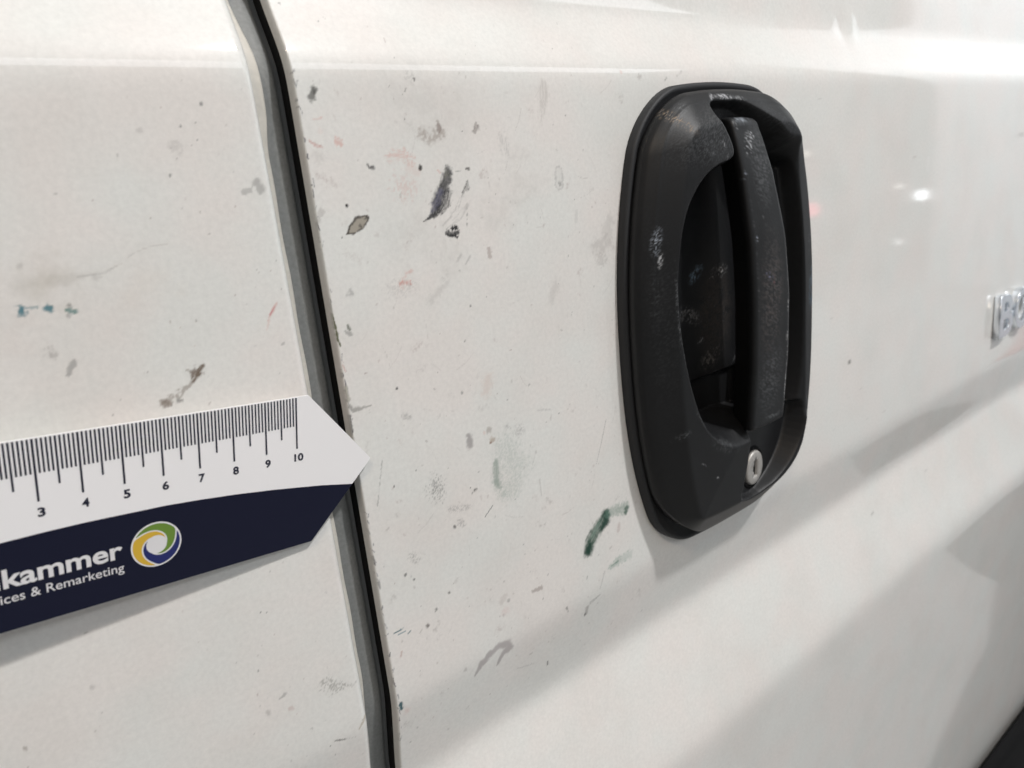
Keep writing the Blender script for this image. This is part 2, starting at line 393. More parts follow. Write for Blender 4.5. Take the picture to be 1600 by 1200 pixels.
MARKS_D = [
    ([(149.7,6.8),(148.4,3.5),(145.6,-0.5),(142.4,-5.4)], dict(wid=[1.9,2.1,2.6,1.7], col=(0.025,0.025,0.028), al=0.98, rough=0.6, nsc=1.0, streak=0.1, patch=0.1)),
    ([(145.7,0.2),(143.0,-3.5),(141.6,-5.6)], dict(wid=[1.3,2.0,1.3], col=(0.13,0.13,0.2), al=0.6, rough=0.9, nsc=0.8, patch=0.5)),
    ([(148.1,-0.0),(146.7,-3.9),(143.9,-6.2),(139.9,-8.0),(137.1,-9.0)], dict(wid=[1.2,1.7,1.5,0.8,0.2], col=(0.025,0.025,0.03), al=0.95, rough=0.7, streak=0.6, nsc=1.2)),
    ([(149.5,-0.1),(147.4,-4.8),(142.0,-8.2)], dict(wid=[1.4,1.6,0.9], col=(0.05,0.047,0.043), al=0.5, rough=0.9, streak=0.9, soft=0.8)),
    ([(149.0,6.0)], dict(wid=[1.4], col=(0.2,0.2,0.16), al=0.6, rough=1.2, patch=0.8, nsc=0.5)),
    ([(146.4,6.6),(145.5,7.6)], dict(wid=[0.4,0.3], col=(0.64,0.39,0.34), al=0.7)),
    ([(157.7,3.2),(156.9,1.0),(155.2,-0.6)], dict(wid=[0.5,1.2,0.6], col=(0.05,0.047,0.043), al=0.85, rough=0.8, streak=0.5)),
    ([(155.2,-0.6),(153.8,-2.7)], dict(wid=[0.5,0.2], col=(0.24,0.235,0.23), al=0.5, streak=0.5)),
    ([(157.5,7.2),(158.6,7.3)], dict(wid=[0.5,0.6], col=(0.05,0.047,0.043), al=0.8, rough=0.9)),
    ([(152.9,6.6),(155.7,6.9)], dict(wid=0.3, col=(0.05,0.047,0.043), al=0.5, rough=1.0, patch=0.7)),
    ([(154.6,-1.0),(150.9,-6.9),(144.8,-11.2)], dict(wid=[0.8,1.2,0.6], col=(0.24,0.235,0.23), al=0.35, streak=1.0, soft=0.9, rough=0.6)),
    ([(156.3,-5.2),(152.3,-9.3),(146.8,-12.3)], dict(wid=[0.8,1.4,0.6], col=(0.24,0.235,0.23), al=0.35, streak=1.0, soft=0.9, rough=0.6)),
    ([(156.1,-6.3),(155.0,-12.3)], dict(wid=[0.35,0.4], col=(0.24,0.235,0.23), al=0.6, patch=1.0, nsc=0.5)),
    ([(146.3,-14.0),(149.8,-14.9),(151.0,-14.1)], dict(wid=[1.0,1.2,0.7], col=(0.02,0.02,0.022), al=1.0, rough=1.0, nsc=0.7, patch=0.2)),
    ([(148.7,-12.7),(150.4,-12.5)], dict(wid=[0.7,0.8], col=(0.02,0.02,0.022), al=1.0, rough=1.0, nsc=0.5)),
    ([(146.4,-15.0),(150.8,-15.9)], dict(wid=0.45, col=(0.02,0.02,0.022), al=0.9, rough=1.2, nsc=0.5)),
    ([(169.7,-2.7)], dict(wid=[0.4], col=(0.05,0.047,0.043), al=0.9)),
    ([(155.3,-11.9)], dict(wid=[0.5], col=(0.05,0.047,0.043), al=0.7)),
    ([(107.4,-10.1),(110.0,-8.6),(112.8,-6.8),(115.3,-5.7)], dict(wid=[0.25,1.5,1.9,1.0], col=(0.07,0.06,0.05), al=0.95, rough=0.25, soft=0.2)),
    ([(108.9,-9.3),(110.4,-8.4),(112.8,-7.0),(114.8,-6.0)], dict(wid=[0.25,1.1,1.5,0.8], col=(0.36,0.33,0.28), al=1.0, rough=0.3, soft=0.3)),
    ([(112.7,-7.6),(113.2,-8.3)], dict(wid=[0.5,0.6], col=(0.05,0.047,0.043), al=0.7, rough=0.8)),
    ([(115.3,-5.7)], dict(wid=[0.6], col=(0.02,0.02,0.022), al=0.7, rough=0.8)),
    ([(109.2,-1.2)], dict(wid=[0.62], col=(0.02,0.02,0.022), al=1.0, rough=0.5, nsc=0.6)),
    ([(109.0,-0.8)], dict(wid=[0.4], col=(0.02,0.02,0.022), al=1.0)),
    ([(105.7,-10.7)], dict(wid=[0.35], col=(0.05,0.047,0.043), al=0.8)),
    ([(118.5,11.3),(119.2,10.1),(120.8,9.8)], dict(wid=[0.4,0.6,0.8], col=(0.02,0.02,0.022), al=0.95, rough=0.9, nsc=0.7, patch=0.3)),
    ([(138.6,9.1),(138.3,8.4)], dict(wid=[0.8,0.6], col=(0.05,0.047,0.043), al=0.9, rough=0.6)),
    ([(138.6,8.8)], dict(wid=[0.6], col=(0.05,0.047,0.043), al=0.8, rough=0.8)),
    ([(104.4,34.4),(103.5,32.6),(102.9,31.6)], dict(wid=[1.0,1.4,1.2], col=(0.12,0.12,0.11), al=0.85, rough=0.8, nsc=1.0)),
    ([(104.3,33.5)], dict(wid=[0.8], col=(0.05,0.047,0.043), al=0.6, rough=0.8)),
    ([(102.5,31.8)], dict(wid=[1.0], col=(0.24,0.235,0.23), al=0.5, rough=0.8)),
    ([(98.0,31.0)], dict(wid=[0.6], col=(0.02,0.02,0.022), al=0.9, rough=0.7)),
    ([(98.3,29.0)], dict(wid=[0.4], col=(0.05,0.047,0.043), al=0.8)),
    ([(102.6,25.4),(105.4,25.8)], dict(wid=[0.4,0.5], col=(0.64,0.39,0.34), al=0.6, streak=0.5)),
    ([(100.0,19.3),(101.5,18.1),(104.2,17.0)], dict(wid=[0.4,0.7,0.5], col=(0.5,0.22,0.19), al=0.7, streak=0.5, rough=0.7)),
    ([(109.3,18.7),(110.1,18.3)], dict(wid=[1.4,1.2], col=(0.64,0.39,0.34), al=0.65, rough=0.9, streak=0.4, nsc=0.8)),
    ([(104.1,21.9)], dict(wid=[1.0], col=(0.64,0.39,0.34), al=0.12)),
    ([(102.1,14.4)], dict(wid=[2.0], col=(0.42,0.4,0.38), al=0.3, rough=1.0, soft=0.9)),
    ([(127.6,13.2),(132.6,13.8),(136.2,12.8)], dict(wid=[1.6,2.0,1.0], col=(0.64,0.39,0.34), al=0.5, rough=1.0, streak=0.9, nsc=1.2)),
    ([(133.7,11.7),(135.8,10.3)], dict(wid=[1.5,1.0], col=(0.6,0.38,0.33), al=0.45, rough=1.0, patch=0.8)),
    ([(129.7,3.6),(133.2,2.3),(130.4,0.4)], dict(wid=[4.0,4.0,3.0], col=(0.62,0.4,0.36), al=0.35, rough=1.1, patch=0.95, nsc=1.0, soft=0.8)),
    ([(134.3,9.1),(137.1,7.3)], dict(wid=[2.0,1.4], col=(0.64,0.39,0.34), al=0.2, soft=1.0)),
    ([(129.4,-25.0),(127.8,-25.6)], dict(wid=[0.8,1.0], col=(0.64,0.39,0.34), al=0.55, streak=0.7, rough=0.8)),
    ([(124.7,-28.7),(128.3,-28.8)], dict(wid=[0.8,0.9], col=(0.56,0.2,0.16), al=0.7, rough=1.0, patch=0.6, nsc=0.8)),
    ([(126.5,-27.0),(125.2,-29.2)], dict(wid=[1.4,1.4], col=(0.64,0.39,0.34), al=0.35, rough=1.0, patch=0.8)),
    ([(120.5,-30.0),(128.1,-30.3)], dict(wid=[3.0,3.0], col=(0.24,0.235,0.23), al=0.22, rough=1.2, patch=1.0, nsc=0.6, soft=0.9)),
    ([(141.1,20.2),(144.0,18.4),(148.9,19.7)], dict(wid=[2.2,2.6,2.0], col=(0.3,0.25,0.22), al=0.6, rough=1.0, patch=0.7, nsc=1.4, soft=0.8)),
    ([(147.9,23.5),(148.3,21.0)], dict(wid=[0.7,1.2], col=(0.2,0.15,0.13), al=0.7, rough=0.8, soft=0.8)),
    ([(164.1,22.6),(164.2,20.9),(163.2,19.8)], dict(wid=[0.6,1.1,0.9], col=(0.14,0.11,0.1), al=0.8, rough=1.0, streak=0.4)),
    ([(157.6,20.0)], dict(wid=[0.4], col=(0.02,0.02,0.022), al=0.8)),
    ([(136.5,22.8)], dict(wid=[2.5], col=(0.42,0.4,0.38), al=0.25, patch=0.8, soft=1.0)),
    ([(134.8,24.7)], dict(wid=[0.4], col=(0.05,0.047,0.043), al=0.7)),
    ([(140.6,37.5),(140.7,36.7)], dict(wid=[0.5,0.4], col=(0.05,0.047,0.043), al=0.8, rough=0.8)),
    ([(138.9,38.3)], dict(wid=[2.0], col=(0.24,0.235,0.23), al=0.25, patch=1.0, nsc=0.6)),
    ([(197.3,35.9),(197.3,30.2),(195.1,22.7)], dict(wid=[2.6,3.4,1.2], col=(0.44,0.41,0.38), al=0.42, rough=0.9, streak=0.8, soft=0.8, nsc=2)),
    ([(175.4,17.2),(176.3,12.6)], dict(wid=[2.2,2.0], col=(0.24,0.235,0.23), al=0.28, streak=0.9, soft=0.9, rough=1.0)),
    ([(177.4,9.1),(185.4,11.0)], dict(wid=[4.0,4.0], col=(0.42,0.4,0.38), al=0.2, patch=0.8, soft=1.0, nsc=2)),
    ([(201.9,3.3),(201.7,-1.5)], dict(wid=[1.9,1.9], col=(0.24,0.235,0.23), al=0.5, hollow=0.85, soft=0.25, rough=0.4)),
    ([(202.0,-1.3)], dict(wid=[1.0], col=(0.24,0.235,0.23), al=0.7, rough=1.0, patch=0.5)),
    ([(209.9,-12.8),(209.2,-16.5)], dict(wid=[0.8,0.9], col=(0.24,0.235,0.23), al=0.4, hollow=0.6, rough=0.6)),
    ([(228.3,-18.6),(226.4,-22.9)], dict(wid=[3.0,3.0], col=(0.42,0.4,0.38), al=0.5, hollow=0.4, rough=0.8, nsc=1.5)),
    ([(224.8,-27.5),(218.9,-28.9)], dict(wid=[5,4.0], col=(0.42,0.4,0.38), al=0.42, rough=1.0, patch=0.6, soft=0.8, nsc=2)),
    ([(222.3,-33.9)], dict(wid=[3], col=(0.42,0.4,0.38), al=0.4, rough=1.0)),
    ([(164.1,-22.2),(164.0,-25.1)], dict(wid=[1.2,0.8], col=(0.35,0.28,0.26), al=0.55, rough=1.0, nsc=0.8)),
    ([(195.2,-40.4),(192.4,-46.5)], dict(wid=[3.0,2.0], col=(0.42,0.4,0.38), al=0.3, soft=1.0, rough=0.8)),
    ([(155.1,-23.4),(152.7,-25.9)], dict(wid=[0.6,0.5], col=(0.24,0.235,0.23), al=0.4, streak=0.6)),
    ([(151.0,-22.4),(149.2,-24.4)], dict(wid=0.6, col=(0.24,0.235,0.23), al=0.3, streak=0.7)),
    ([(135.6,-36.6),(144.1,-31.1)], dict(wid=[2.0,1.0], col=(0.42,0.4,0.38), al=0.3, soft=1.0, rough=0.7)),
    ([(105.5,-29.0)], dict(wid=[1.3], col=(0.24,0.235,0.23), al=0.5, rough=1.1, patch=0.6)),
    ([(101.8,-40.9),(103.4,-42.1)], dict(wid=[0.5,0.9], col=(0.24,0.235,0.23), al=0.6, rough=0.9)),
    ([(102.8,-39.0),(103.3,-40.4)], dict(wid=[0.5,0.6], col=(0.14,0.15,0.12), al=0.8, rough=0.9)),
    ([(152.6,-41.5)], dict(wid=[0.5], col=(0.05,0.047,0.043), al=0.7)),
    ([(170.4,-8.9),(177.1,-4.8),(187.1,-0.9)], dict(wid=[8,9,7], col=(0.44,0.43,0.4), al=0.2, soft=1.0, rough=1.0, patch=0.6, nsc=3)),
    ([(125.4,-15.0),(135.8,-14.1),(145.4,-22.1)], dict(wid=[8,8,8], col=(0.45,0.43,0.4), al=0.17, soft=1.0, rough=1.0, patch=0.6, nsc=3)),
    ([(137.9,31.9),(152.7,27.6)], dict(wid=[9,9], col=(0.45,0.42,0.4), al=0.16, soft=1.0, rough=1.0, patch=0.6, nsc=3)),
    ([(156.6,-71.3),(155.4,-75.4)], dict(wid=[3.2,3.0], col=(0.62,0.48,0.42), al=0.35, soft=1.0, rough=0.7)),
    ([(145.0,-90.6),(144.9,-93.7)], dict(wid=[1.4,1.7], col=(0.3,0.28,0.28), al=0.75, rough=0.5, nsc=1.4)),
    ([(154.5,-90.8)], dict(wid=[1.3], col=(0.36,0.33,0.3), al=0.75, rough=0.6, hollow=0.2)),
    ([(155.5,-95.1)], dict(wid=[1.3], col=(0.34,0.25,0.18), al=0.85, rough=0.6, hollow=0.3)),
    ([(154.8,-96.0)], dict(wid=[0.6], col=(0.22,0.12,0.07), al=0.8, rough=0.8)),
    ([(152.3,-91.2)], dict(wid=[0.8], col=(0.64,0.39,0.34), al=0.3)),
    ([(156.2,-104.7),(155.5,-109.5),(155.8,-115.0)], dict(wid=[1.7,2.8,2.0], col=(0.11,0.19,0.15), al=0.62, soft=0.95, rough=0.6, streak=0.3)),
    ([(161.6,-100.5),(165.3,-109.9),(162.5,-118.8)], dict(wid=[7,9,6], col=(0.36,0.42,0.38), al=0.42, soft=0.9, rough=0.8, patch=0.7, nsc=0.7)),
    ([(169.5,-95.2)], dict(wid=[2.4], col=(0.24,0.235,0.23), al=0.45, patch=0.9, rough=1.0, nsc=0.5)),
    ([(163.3,-92.3)], dict(wid=[1.4], col=(0.24,0.235,0.23), al=0.4, patch=0.9, nsc=0.5)),
    ([(157.6,-118.5)], dict(wid=[4.0], col=(0.16,0.27,0.22), al=0.3, patch=0.9, nsc=0.5, soft=0.9)),
    ([(201.8,-162.5),(202.9,-159.1),(206.6,-155.4),(211.0,-152.6),(213.7,-149.8)], dict(wid=[2.9,3.3,3.8,3.6,3.0], col=(0.03,0.085,0.056), al=0.95, rough=0.3, soft=0.6, streak=0.15, nsc=1.2, patch=0.1)),
    ([(201.3,-162.9),(202.8,-160.3)], dict(wid=[3.0,2.2], col=(0.014,0.05,0.035), al=0.95, soft=0.8, rough=0.5, nsc=1.0)),
    ([(214.2,-149.0),(214.3,-152.6),(210.7,-155.1)], dict(wid=[2.7,2.8,1.6], col=(0.014,0.05,0.035), al=0.92, soft=0.8, rough=0.5, nsc=1.0)),
    ([(209.4,-152.0),(204.8,-156.6)], dict(wid=[1.3,1.3], col=(0.28,0.42,0.35), al=0.3, rough=0.8, streak=0.4)),
    ([(215.4,-149.5),(221.8,-149.9),(226.5,-150.4)], dict(wid=[2.4,3.0,3.4], col=(0.15,0.25,0.2), al=0.6, rough=0.7, soft=0.7, patch=0.3)),
    ([(227.7,-151.1),(226.7,-153.4)], dict(wid=[1.3,1.0], col=(0.03,0.09,0.06), al=0.75, rough=0.8)),
    ([(200.3,-157.1),(203.5,-153.6)], dict(wid=[0.5,0.6], col=(0.014,0.05,0.035), al=0.5, rough=0.8)),
    ([(214.2,-176.3),(219.5,-175.5),(227.9,-175.3)], dict(wid=[1.3,2.3,2.2], col=(0.22,0.33,0.28), al=0.55, rough=0.7, streak=0.5)),
    ([(215.5,-176.2),(219.9,-175.4)], dict(wid=[0.5,0.6], col=(0.06,0.16,0.11), al=0.5)),
    ([(221.9,-157.8),(221.3,-159.9)], dict(wid=[1.6,1.2], col=(0.45,0.36,0.34), al=0.45, rough=0.8)),
    ([(210.7,-177.1),(207.1,-184.5)], dict(wid=[0.5,0.4], col=(0.24,0.235,0.23), al=0.35)),
    ([(207.2,-187.9),(201.2,-189.2)], dict(wid=[0.5,0.7], col=(0.24,0.235,0.23), al=0.6, rough=0.9, patch=0.5)),
    ([(199.2,-176.0),(199.7,-174.6)], dict(wid=0.5, col=(0.24,0.235,0.23), al=0.6)),
    ([(198.9,-191.5),(198.2,-194.5)], dict(wid=[1.3,1.0], col=(0.28,0.26,0.25), al=0.6, rough=0.7)),
    ([(197.7,-194.6)], dict(wid=[0.9], col=(0.05,0.047,0.043), al=0.8, rough=0.9)),
    ([(185.9,-184.6),(186.8,-187.0)], dict(wid=[0.6,0.5], col=(0.05,0.047,0.043), al=0.6, rough=1.0)),
    ([(127.3,-105.2),(128.0,-108.5)], dict(wid=[3.6,3.0], col=(0.24,0.235,0.23), al=0.7, rough=1.2, patch=1.2, nsc=0.45, soft=0.7)),
    ([(132.9,-116.4),(140.2,-118.5)], dict(wid=[1.4,1.4], col=(0.24,0.235,0.23), al=0.45, patch=1.1, nsc=0.5)),
    ([(135.9,-122.9),(137.4,-124.8)], dict(wid=[1.6,1.2], col=(0.24,0.235,0.23), al=0.5, patch=1.0, nsc=0.5)),
    ([(133.3,-124.1)], dict(wid=[0.8], col=(0.05,0.047,0.043), al=0.8)),
    ([(148.0,-125.3),(152.2,-122.1)], dict(wid=[0.22,0.25], col=(0.02,0.02,0.022), al=0.85, rough=0.3)),
    ([(144.4,-112.7),(145.3,-112.8)], dict(wid=0.7, col=(0.05,0.047,0.043), al=0.8, patch=0.6)),
    ([(142.7,-111.1)], dict(wid=[0.35], col=(0.02,0.02,0.022), al=0.9)),
    ([(147.4,-106.2)], dict(wid=[0.35], col=(0.02,0.02,0.022), al=0.9)),
    ([(110.7,-99.4)], dict(wid=[0.5], col=(0.02,0.02,0.022), al=0.95)),
    ([(120.3,-96.4)], dict(wid=[0.4], col=(0.05,0.047,0.043), al=0.8)),
    ([(117.4,-64.5)], dict(wid=[0.55], col=(0.02,0.02,0.022), al=0.95)),
    ([(144.3,-73.0)], dict(wid=[0.6], col=(0.24,0.235,0.23), al=0.7)),
    ([(118.9,-75.1),(120.8,-76.1)], dict(wid=[1.2,0.8], col=(0.24,0.235,0.23), al=0.5, rough=1.0, patch=0.5)),
    ([(191.0,-94.1)], dict(wid=[0.4], col=(0.02,0.02,0.022), al=0.8)),
    ([(165.0,-81.3)], dict(wid=[0.4], col=(0.05,0.047,0.043), al=0.8)),
    ([(179.8,-89.6),(186.6,-91.2)], dict(wid=0.5, col=(0.24,0.235,0.23), al=0.35, streak=0.5)),
    ([(218.4,-104.4),(214.6,-113.9),(210.5,-123.2)], dict(wid=[0.2,0.22,0.15], col=(0.24,0.235,0.23), al=0.7, rough=0.2)),
    ([(177.3,-119.6),(177.5,-127.0)], dict(wid=[0.5,0.3], col=(0.42,0.4,0.38), al=0.5, rough=0.9)),
    ([(113.4,-128.1),(115.4,-131.0)], dict(wid=[1.8,1.4], col=(0.24,0.235,0.23), al=0.5, patch=1.1, nsc=0.5)),
    ([(109.9,-134.5)], dict(wid=[0.6], col=(0.05,0.047,0.043), al=0.7, rough=0.9)),
    ([(113.0,-138.0)], dict(wid=[0.6], col=(0.05,0.047,0.043), al=0.8, rough=0.9)),
    ([(127.1,-149.9)], dict(wid=[0.7], col=(0.1,0.09,0.08), al=0.9, rough=0.6)),
    ([(115.7,-159.1)], dict(wid=[0.9], col=(0.2,0.18,0.17), al=0.9, rough=0.5)),
    ([(120.5,-154.1),(119.8,-154.9)], dict(wid=[0.6,0.5], col=(0.05,0.047,0.043), al=0.6)),
    ([(167.5,-167.8),(172.6,-168.2)], dict(wid=[0.8,1.0], col=(0.36,0.31,0.29), al=0.7, rough=0.8)),
    ([(151.1,-165.1),(153.4,-163.2)], dict(wid=[1.4,1.0], col=(0.42,0.36,0.33), al=0.55, rough=0.7, hollow=0.5)),
    ([(154.7,-166.2)], dict(wid=[0.8], col=(0.24,0.235,0.23), al=0.5)),
    ([(152.5,-170.3)], dict(wid=[2.4], col=(0.62,0.42,0.4), al=0.3, soft=1.0)),
    ([(134.5,-192.5),(137.6,-188.7),(142.0,-186.1),(147.2,-184.5),(152.2,-185.8),(153.0,-188.1),(149.3,-189.3),(146.0,-193.8)], dict(wid=[0.6,1.6,1.7,1.5,1.9,1.9,1.5,0.6], col=(0.38,0.35,0.35), al=0.78, rough=0.5, nsc=1.6)),
    ([(129.9,-186.6)], dict(wid=[1.0], col=(0.42,0.4,0.38), al=0.6)),
    ([(157.2,-202.4),(166.0,-205.3)], dict(wid=[0.3,0.3], col=(0.24,0.235,0.23), al=0.5, patch=0.6)),
    ([(175.4,-209.1),(175.6,-211.1)], dict(wid=[0.4,0.6], col=(0.05,0.047,0.043), al=0.7)),
    ([(121.0,-213.0)], dict(wid=[0.8], col=(0.42,0.4,0.38), al=0.5)),
    ([(100.8,-155.5),(105.8,-155.0)], dict(wid=[0.22,0.3], col=(0.02,0.1,0.12), al=0.95, rough=0.4)),
    ([(103.0,-156.6),(106.4,-156.7)], dict(wid=0.2, col=(0.03,0.17,0.22), al=0.7)),
    ([(107.2,-158.2),(108.2,-157.6)], dict(wid=[0.4,0.4], col=(0.05,0.13,0.15), al=0.8)),
    ([(104.4,-154.9)], dict(wid=[0.3], col=(0.03,0.17,0.22), al=0.7)),
    ([(99.6,-185.1),(100.0,-187.6)], dict(wid=[0.9,0.8], col=(0.03,0.1,0.12), al=0.95, rough=1.0, nsc=0.8)),
    ([(101.9,-189.9)], dict(wid=[1.8], col=(0.64,0.39,0.34), al=0.3, soft=1.0)),
    ([(103.5,-164.1),(102.7,-165.8)], dict(wid=[0.5,0.5], col=(0.45,0.28,0.24), al=0.5)),
    ([(98.2,-34.2),(98.5,-38.5),(98.7,-42.9),(99.2,-45.3)], dict(wid=[0.25,0.45,0.55,0.3], col=(0.1,0.11,0.05), al=0.9, rough=1.0, nsc=0.6)),
    ([(98.4,-30.1),(98.2,-34.2)], dict(wid=[0.2,0.3], col=(0.24,0.235,0.23), al=0.5)),
    ([(98.8,-59.3),(98.7,-63.8)], dict(wid=[0.5,0.9], col=(0.42,0.4,0.35), al=0.9, rough=0.7, nsc=1.2)),
    ([(99.0,-66.4),(100.2,-67.8),(103.1,-67.9),(106.8,-67.8)], dict(wid=[0.9,0.9,0.6,0.25], col=(0.36,0.35,0.33), al=0.9, rough=0.7, nsc=1.0)),
    ([(98.2,-69.3),(98.1,-72.7),(98.2,-76.2)], dict(wid=[0.7,0.8,0.4], col=(0.18,0.18,0.18), al=0.85, rough=0.9, nsc=0.9)),
    ([(98.8,-51.6),(99.5,-54.0)], dict(wid=[0.3,0.4], col=(0.64,0.39,0.34), al=0.6)),
    ([(97.9,-54.0),(98.0,-55.8)], dict(wid=[0.8,0.7], col=(0.05,0.047,0.043), al=0.8, rough=1.0)),
    ([(95.2,42.6),(96.2,40.3),(96.4,36.2)], dict(wid=[1.0,1.1,0.5], col=(0.22,0.22,0.22), al=0.8, rough=0.9, nsc=0.9)),
    ([(96.7,40.1),(96.9,39.0)], dict(wid=[0.6,0.5], col=(0.05,0.047,0.043), al=0.8, rough=0.8)),
    ([(96.6,34.9),(96.9,31.3)], dict(wid=[0.3,0.4], col=(0.12,0.12,0.22), al=0.8, rough=0.8)),
    ([(94.5,49.0),(94.9,48.1)], dict(wid=[0.5,0.5], col=(0.24,0.235,0.23), al=0.6)),
    ([(98.4,-3.7),(97.9,-15.6)], dict(wid=[0.2,0.3], col=(0.24,0.235,0.23), al=0.8, rough=1.0, patch=0.5)),
    ([(100.2,-1.9),(98.8,-4.7)], dict(wid=[1.0,0.8], col=(0.42,0.4,0.38), al=0.5, rough=1.0)),
    ([(107.6,-88.5),(103.2,-104.1)], dict(wid=[0.3,0.3], col=(0.24,0.235,0.23), al=0.6, patch=0.8)),
    ([(98.3,-122.3),(98.7,-125.0)], dict(wid=[0.5,0.6], col=(0.24,0.235,0.23), al=0.7)),
    ([(98.9,-132.8),(99.0,-135.4)], dict(wid=[0.6,0.5], col=(0.24,0.235,0.23), al=0.7)),
    ([(98.5,-199.0),(97.3,-210.1)], dict(wid=[0.3,0.3], col=(0.24,0.235,0.23), al=0.6, patch=0.7)),
    ([(389.2,39.9),(389.8,38.7)], dict(wid=[0.7,0.5], col=(0.24,0.235,0.23), al=0.7)),
    ([(432.2,-125.9),(434.8,-129.4)], dict(wid=[0.8,0.8], col=(0.05,0.047,0.043), al=0.8, rough=1.0, nsc=1.0)),
    ([(443.8,-134.4)], dict(wid=[0.7], col=(0.05,0.047,0.043), al=0.7)),
    ([(474.5,-247.2)], dict(wid=[1.0], col=(0.24,0.235,0.23), al=0.6)),
    ([(277.3,39.2),(280.1,40.8)], dict(wid=[0.7,0.6], col=(0.05,0.047,0.043), al=0.5, patch=0.8)),
    ([(269.5,38.6),(268.5,37.0)], dict(wid=0.5, col=(0.05,0.047,0.043), al=0.6, patch=0.5)),
    ([(252.1,38.5)], dict(wid=[1.4], col=(0.42,0.4,0.38), al=0.6, rough=1.0)),
    ([(241.3,40.4)], dict(wid=[0.8], col=(0.64,0.39,0.34), al=0.4)),
    ([(687.9,-2.1),(701.4,-1.7)], dict(wid=[2.0,2.0], col=(0.24,0.235,0.23), al=0.35, soft=0.9)),
    ([(529.5,-7.2),(530.5,-16.2)], dict(wid=[1.4,2.2], col=(0.8,0.8,0.8), al=0.4, hollow=0.5, soft=0.4)),
]
def apply(P, marks):
    for i, m in enumerate(marks):
        pts, kw = m
        kw = dict(kw); kw.setdefault('seed', i * 3 + 1)
        wid = np.asarray(kw.pop('wid'), float); col = kw.pop('col')
        wid = np.where(wid > 0.55, wid * 1.28, wid)
        P.stroke(pts, wid, col, **kw)
DARKS = ((0.10, 0.09, 0.08), (0.05, 0.05, 0.05), (0.22, 0.19, 0.17), (0.30, 0.22, 0.20))
paint_p.specks(150, (-15, 84, -205, 40), rng, al=(0.12, 0.6), r=(0.10, 0.38), cols=DARKS)
paint_p.specks(150, (45, 84, -205, 40), rng, al=(0.12, 0.5), r=(0.10, 0.30), cols=DARKS)
apply(paint_p, MARKS_P)
me = mesh_from('front_panel', pos(UU, WW, -depth), grid_faces(len(w_rows), len(pu))[:, ::-1])
add_color(me, 'stain', paint_p.rgba())
link('front_panel', me, van, M_PAINT)

# --- sliding door, front edge hemmed, opening under the handle
HX, HW = 298.7, -72.0          # handle centre
def half_w(y):                 # barrel-shaped plan of the handle
    return 67.2 - np.where(y > 0, 14.5 * (np.abs(y) / 90.0) ** 2.1, 12.8 * (np.abs(y) / 90.0) ** 2.6)
def plan(x, y):
    """>0 outside the handle's outline (mm), blended corners"""
    a = np.abs(x) - half_w(y)
    b = np.maximum(y - 104.3, -y - 107.8) + np.where(y > 0, 3.0, 1.8) * (x / 40.0) ** 2
    k = 17.0
    h = np.clip(0.5 + 0.5 * (a - b) / k, 0, 1)
    rr = np.where(y > 0, 21.0, np.where(x < 0, 17.0, 32.0))
    aa = np.maximum(a + rr, 0); bb = np.maximum(b + rr, 0)
    return np.where((aa > 0) & (bb > 0), np.hypot(aa, bb) - rr, np.maximum(a, b))

g = [236.0]
while g[-1] < 1120: g.append(g[-1] + min(0.6 + (g[-1] - 236) * 0.012, 7.0))
RD = 0.7
hem_d = hem * RD / 2.9
d_flat = np.concatenate([np.arange(U_DOOR + RD + 0.3, 236, 0.44), g])
paint_d = Paint(np.concatenate([[U_DOOR - 0.06, U_DOOR - 0.04, U_DOOR - 0.02], U_DOOR + RD - hem_d[::-1], d_flat]), w_rows)
du = paint_d.u
dx = np.clip((U_DOOR + RD) - du, 0, RD)
edge_in = RD - np.sqrt(np.maximum(RD * RD - dx * dx, 0))
edge_in[:3] = [9.0, 5.0, 2.2]
UU, WW = np.meshgrid(np.maximum(du, U_DOOR), w_rows)
depth = inward(WW, UU) + edge_in[None, :]
# two small dings on the shoulder
for (ax, aw, s_, amp) in ((437, 66, 5, 0.5), (449, 70, 4, -0.35)):
    depth += amp * np.exp(-((UU - ax) / s_) ** 2 - ((WW - aw) / (s_ * 2.2)) ** 2)
rng = np.random.default_rng(5)
paint_d.specks(420, (100, 240, -215, 60), rng, al=(0.10, 0.65), r=(0.10, 0.42), cols=DARKS)
paint_d.specks(260, (100, 240, -215, 42), rng, al=(0.05, 0.34), r=(0.4, 1.8), cols=DARKS[2:])
paint_d.specks(40, (365, 640, -260, 60), rng, al=(0.10, 0.4), r=(0.3, 0.9), cols=DARKS)
for i in range(70):            # faint hairline scratches
    x, y = rng.uniform(105, 232), rng.uniform(-195, 38); a = rng.normal(0.9, 0.7); l = rng.uniform(2, 10)
    paint_d.stroke([(x, y), (x + l * 0.5 * math.cos(a), y + l * 0.5 * math.sin(a)), (x + l * math.cos(a + 0.12), y + l * math.sin(a + 0.12))],
                   rng.uniform(0.15, 0.28), (0.33, 0.29, 0.27), rng.uniform(0.10, 0.32), soft=0.8, rough=0.5, streak=0.3, seed=i)
for i in range(60):            # chips along the front edge
    y = rng.uniform(-205, 40); l = rng.uniform(0.3, 2.5)
    paint_d.stroke([(U_DOOR + rng.uniform(0.0, 1.3), y), (U_DOOR + rng.uniform(0.0, 1.2), y - l)], rng.uniform(0.12, 0.35),
                   (0.10, 0.10, 0.12), rng.uniform(0.3, 0.9), rough=1.2, nsc=0.5, seed=i)
apply(paint_d, MARKS_D)
cu = 0.5 * (UU[:-1, :-1] + UU[1:, 1:]); cw = 0.5 * (WW[:-1, :-1] + WW[1:, 1:])
paint_d.a[:, :3] *= 0.0; paint_d.a[:, 3:6] *= 0.5
keep = plan(cu - HX, cw - HW) > -9.0
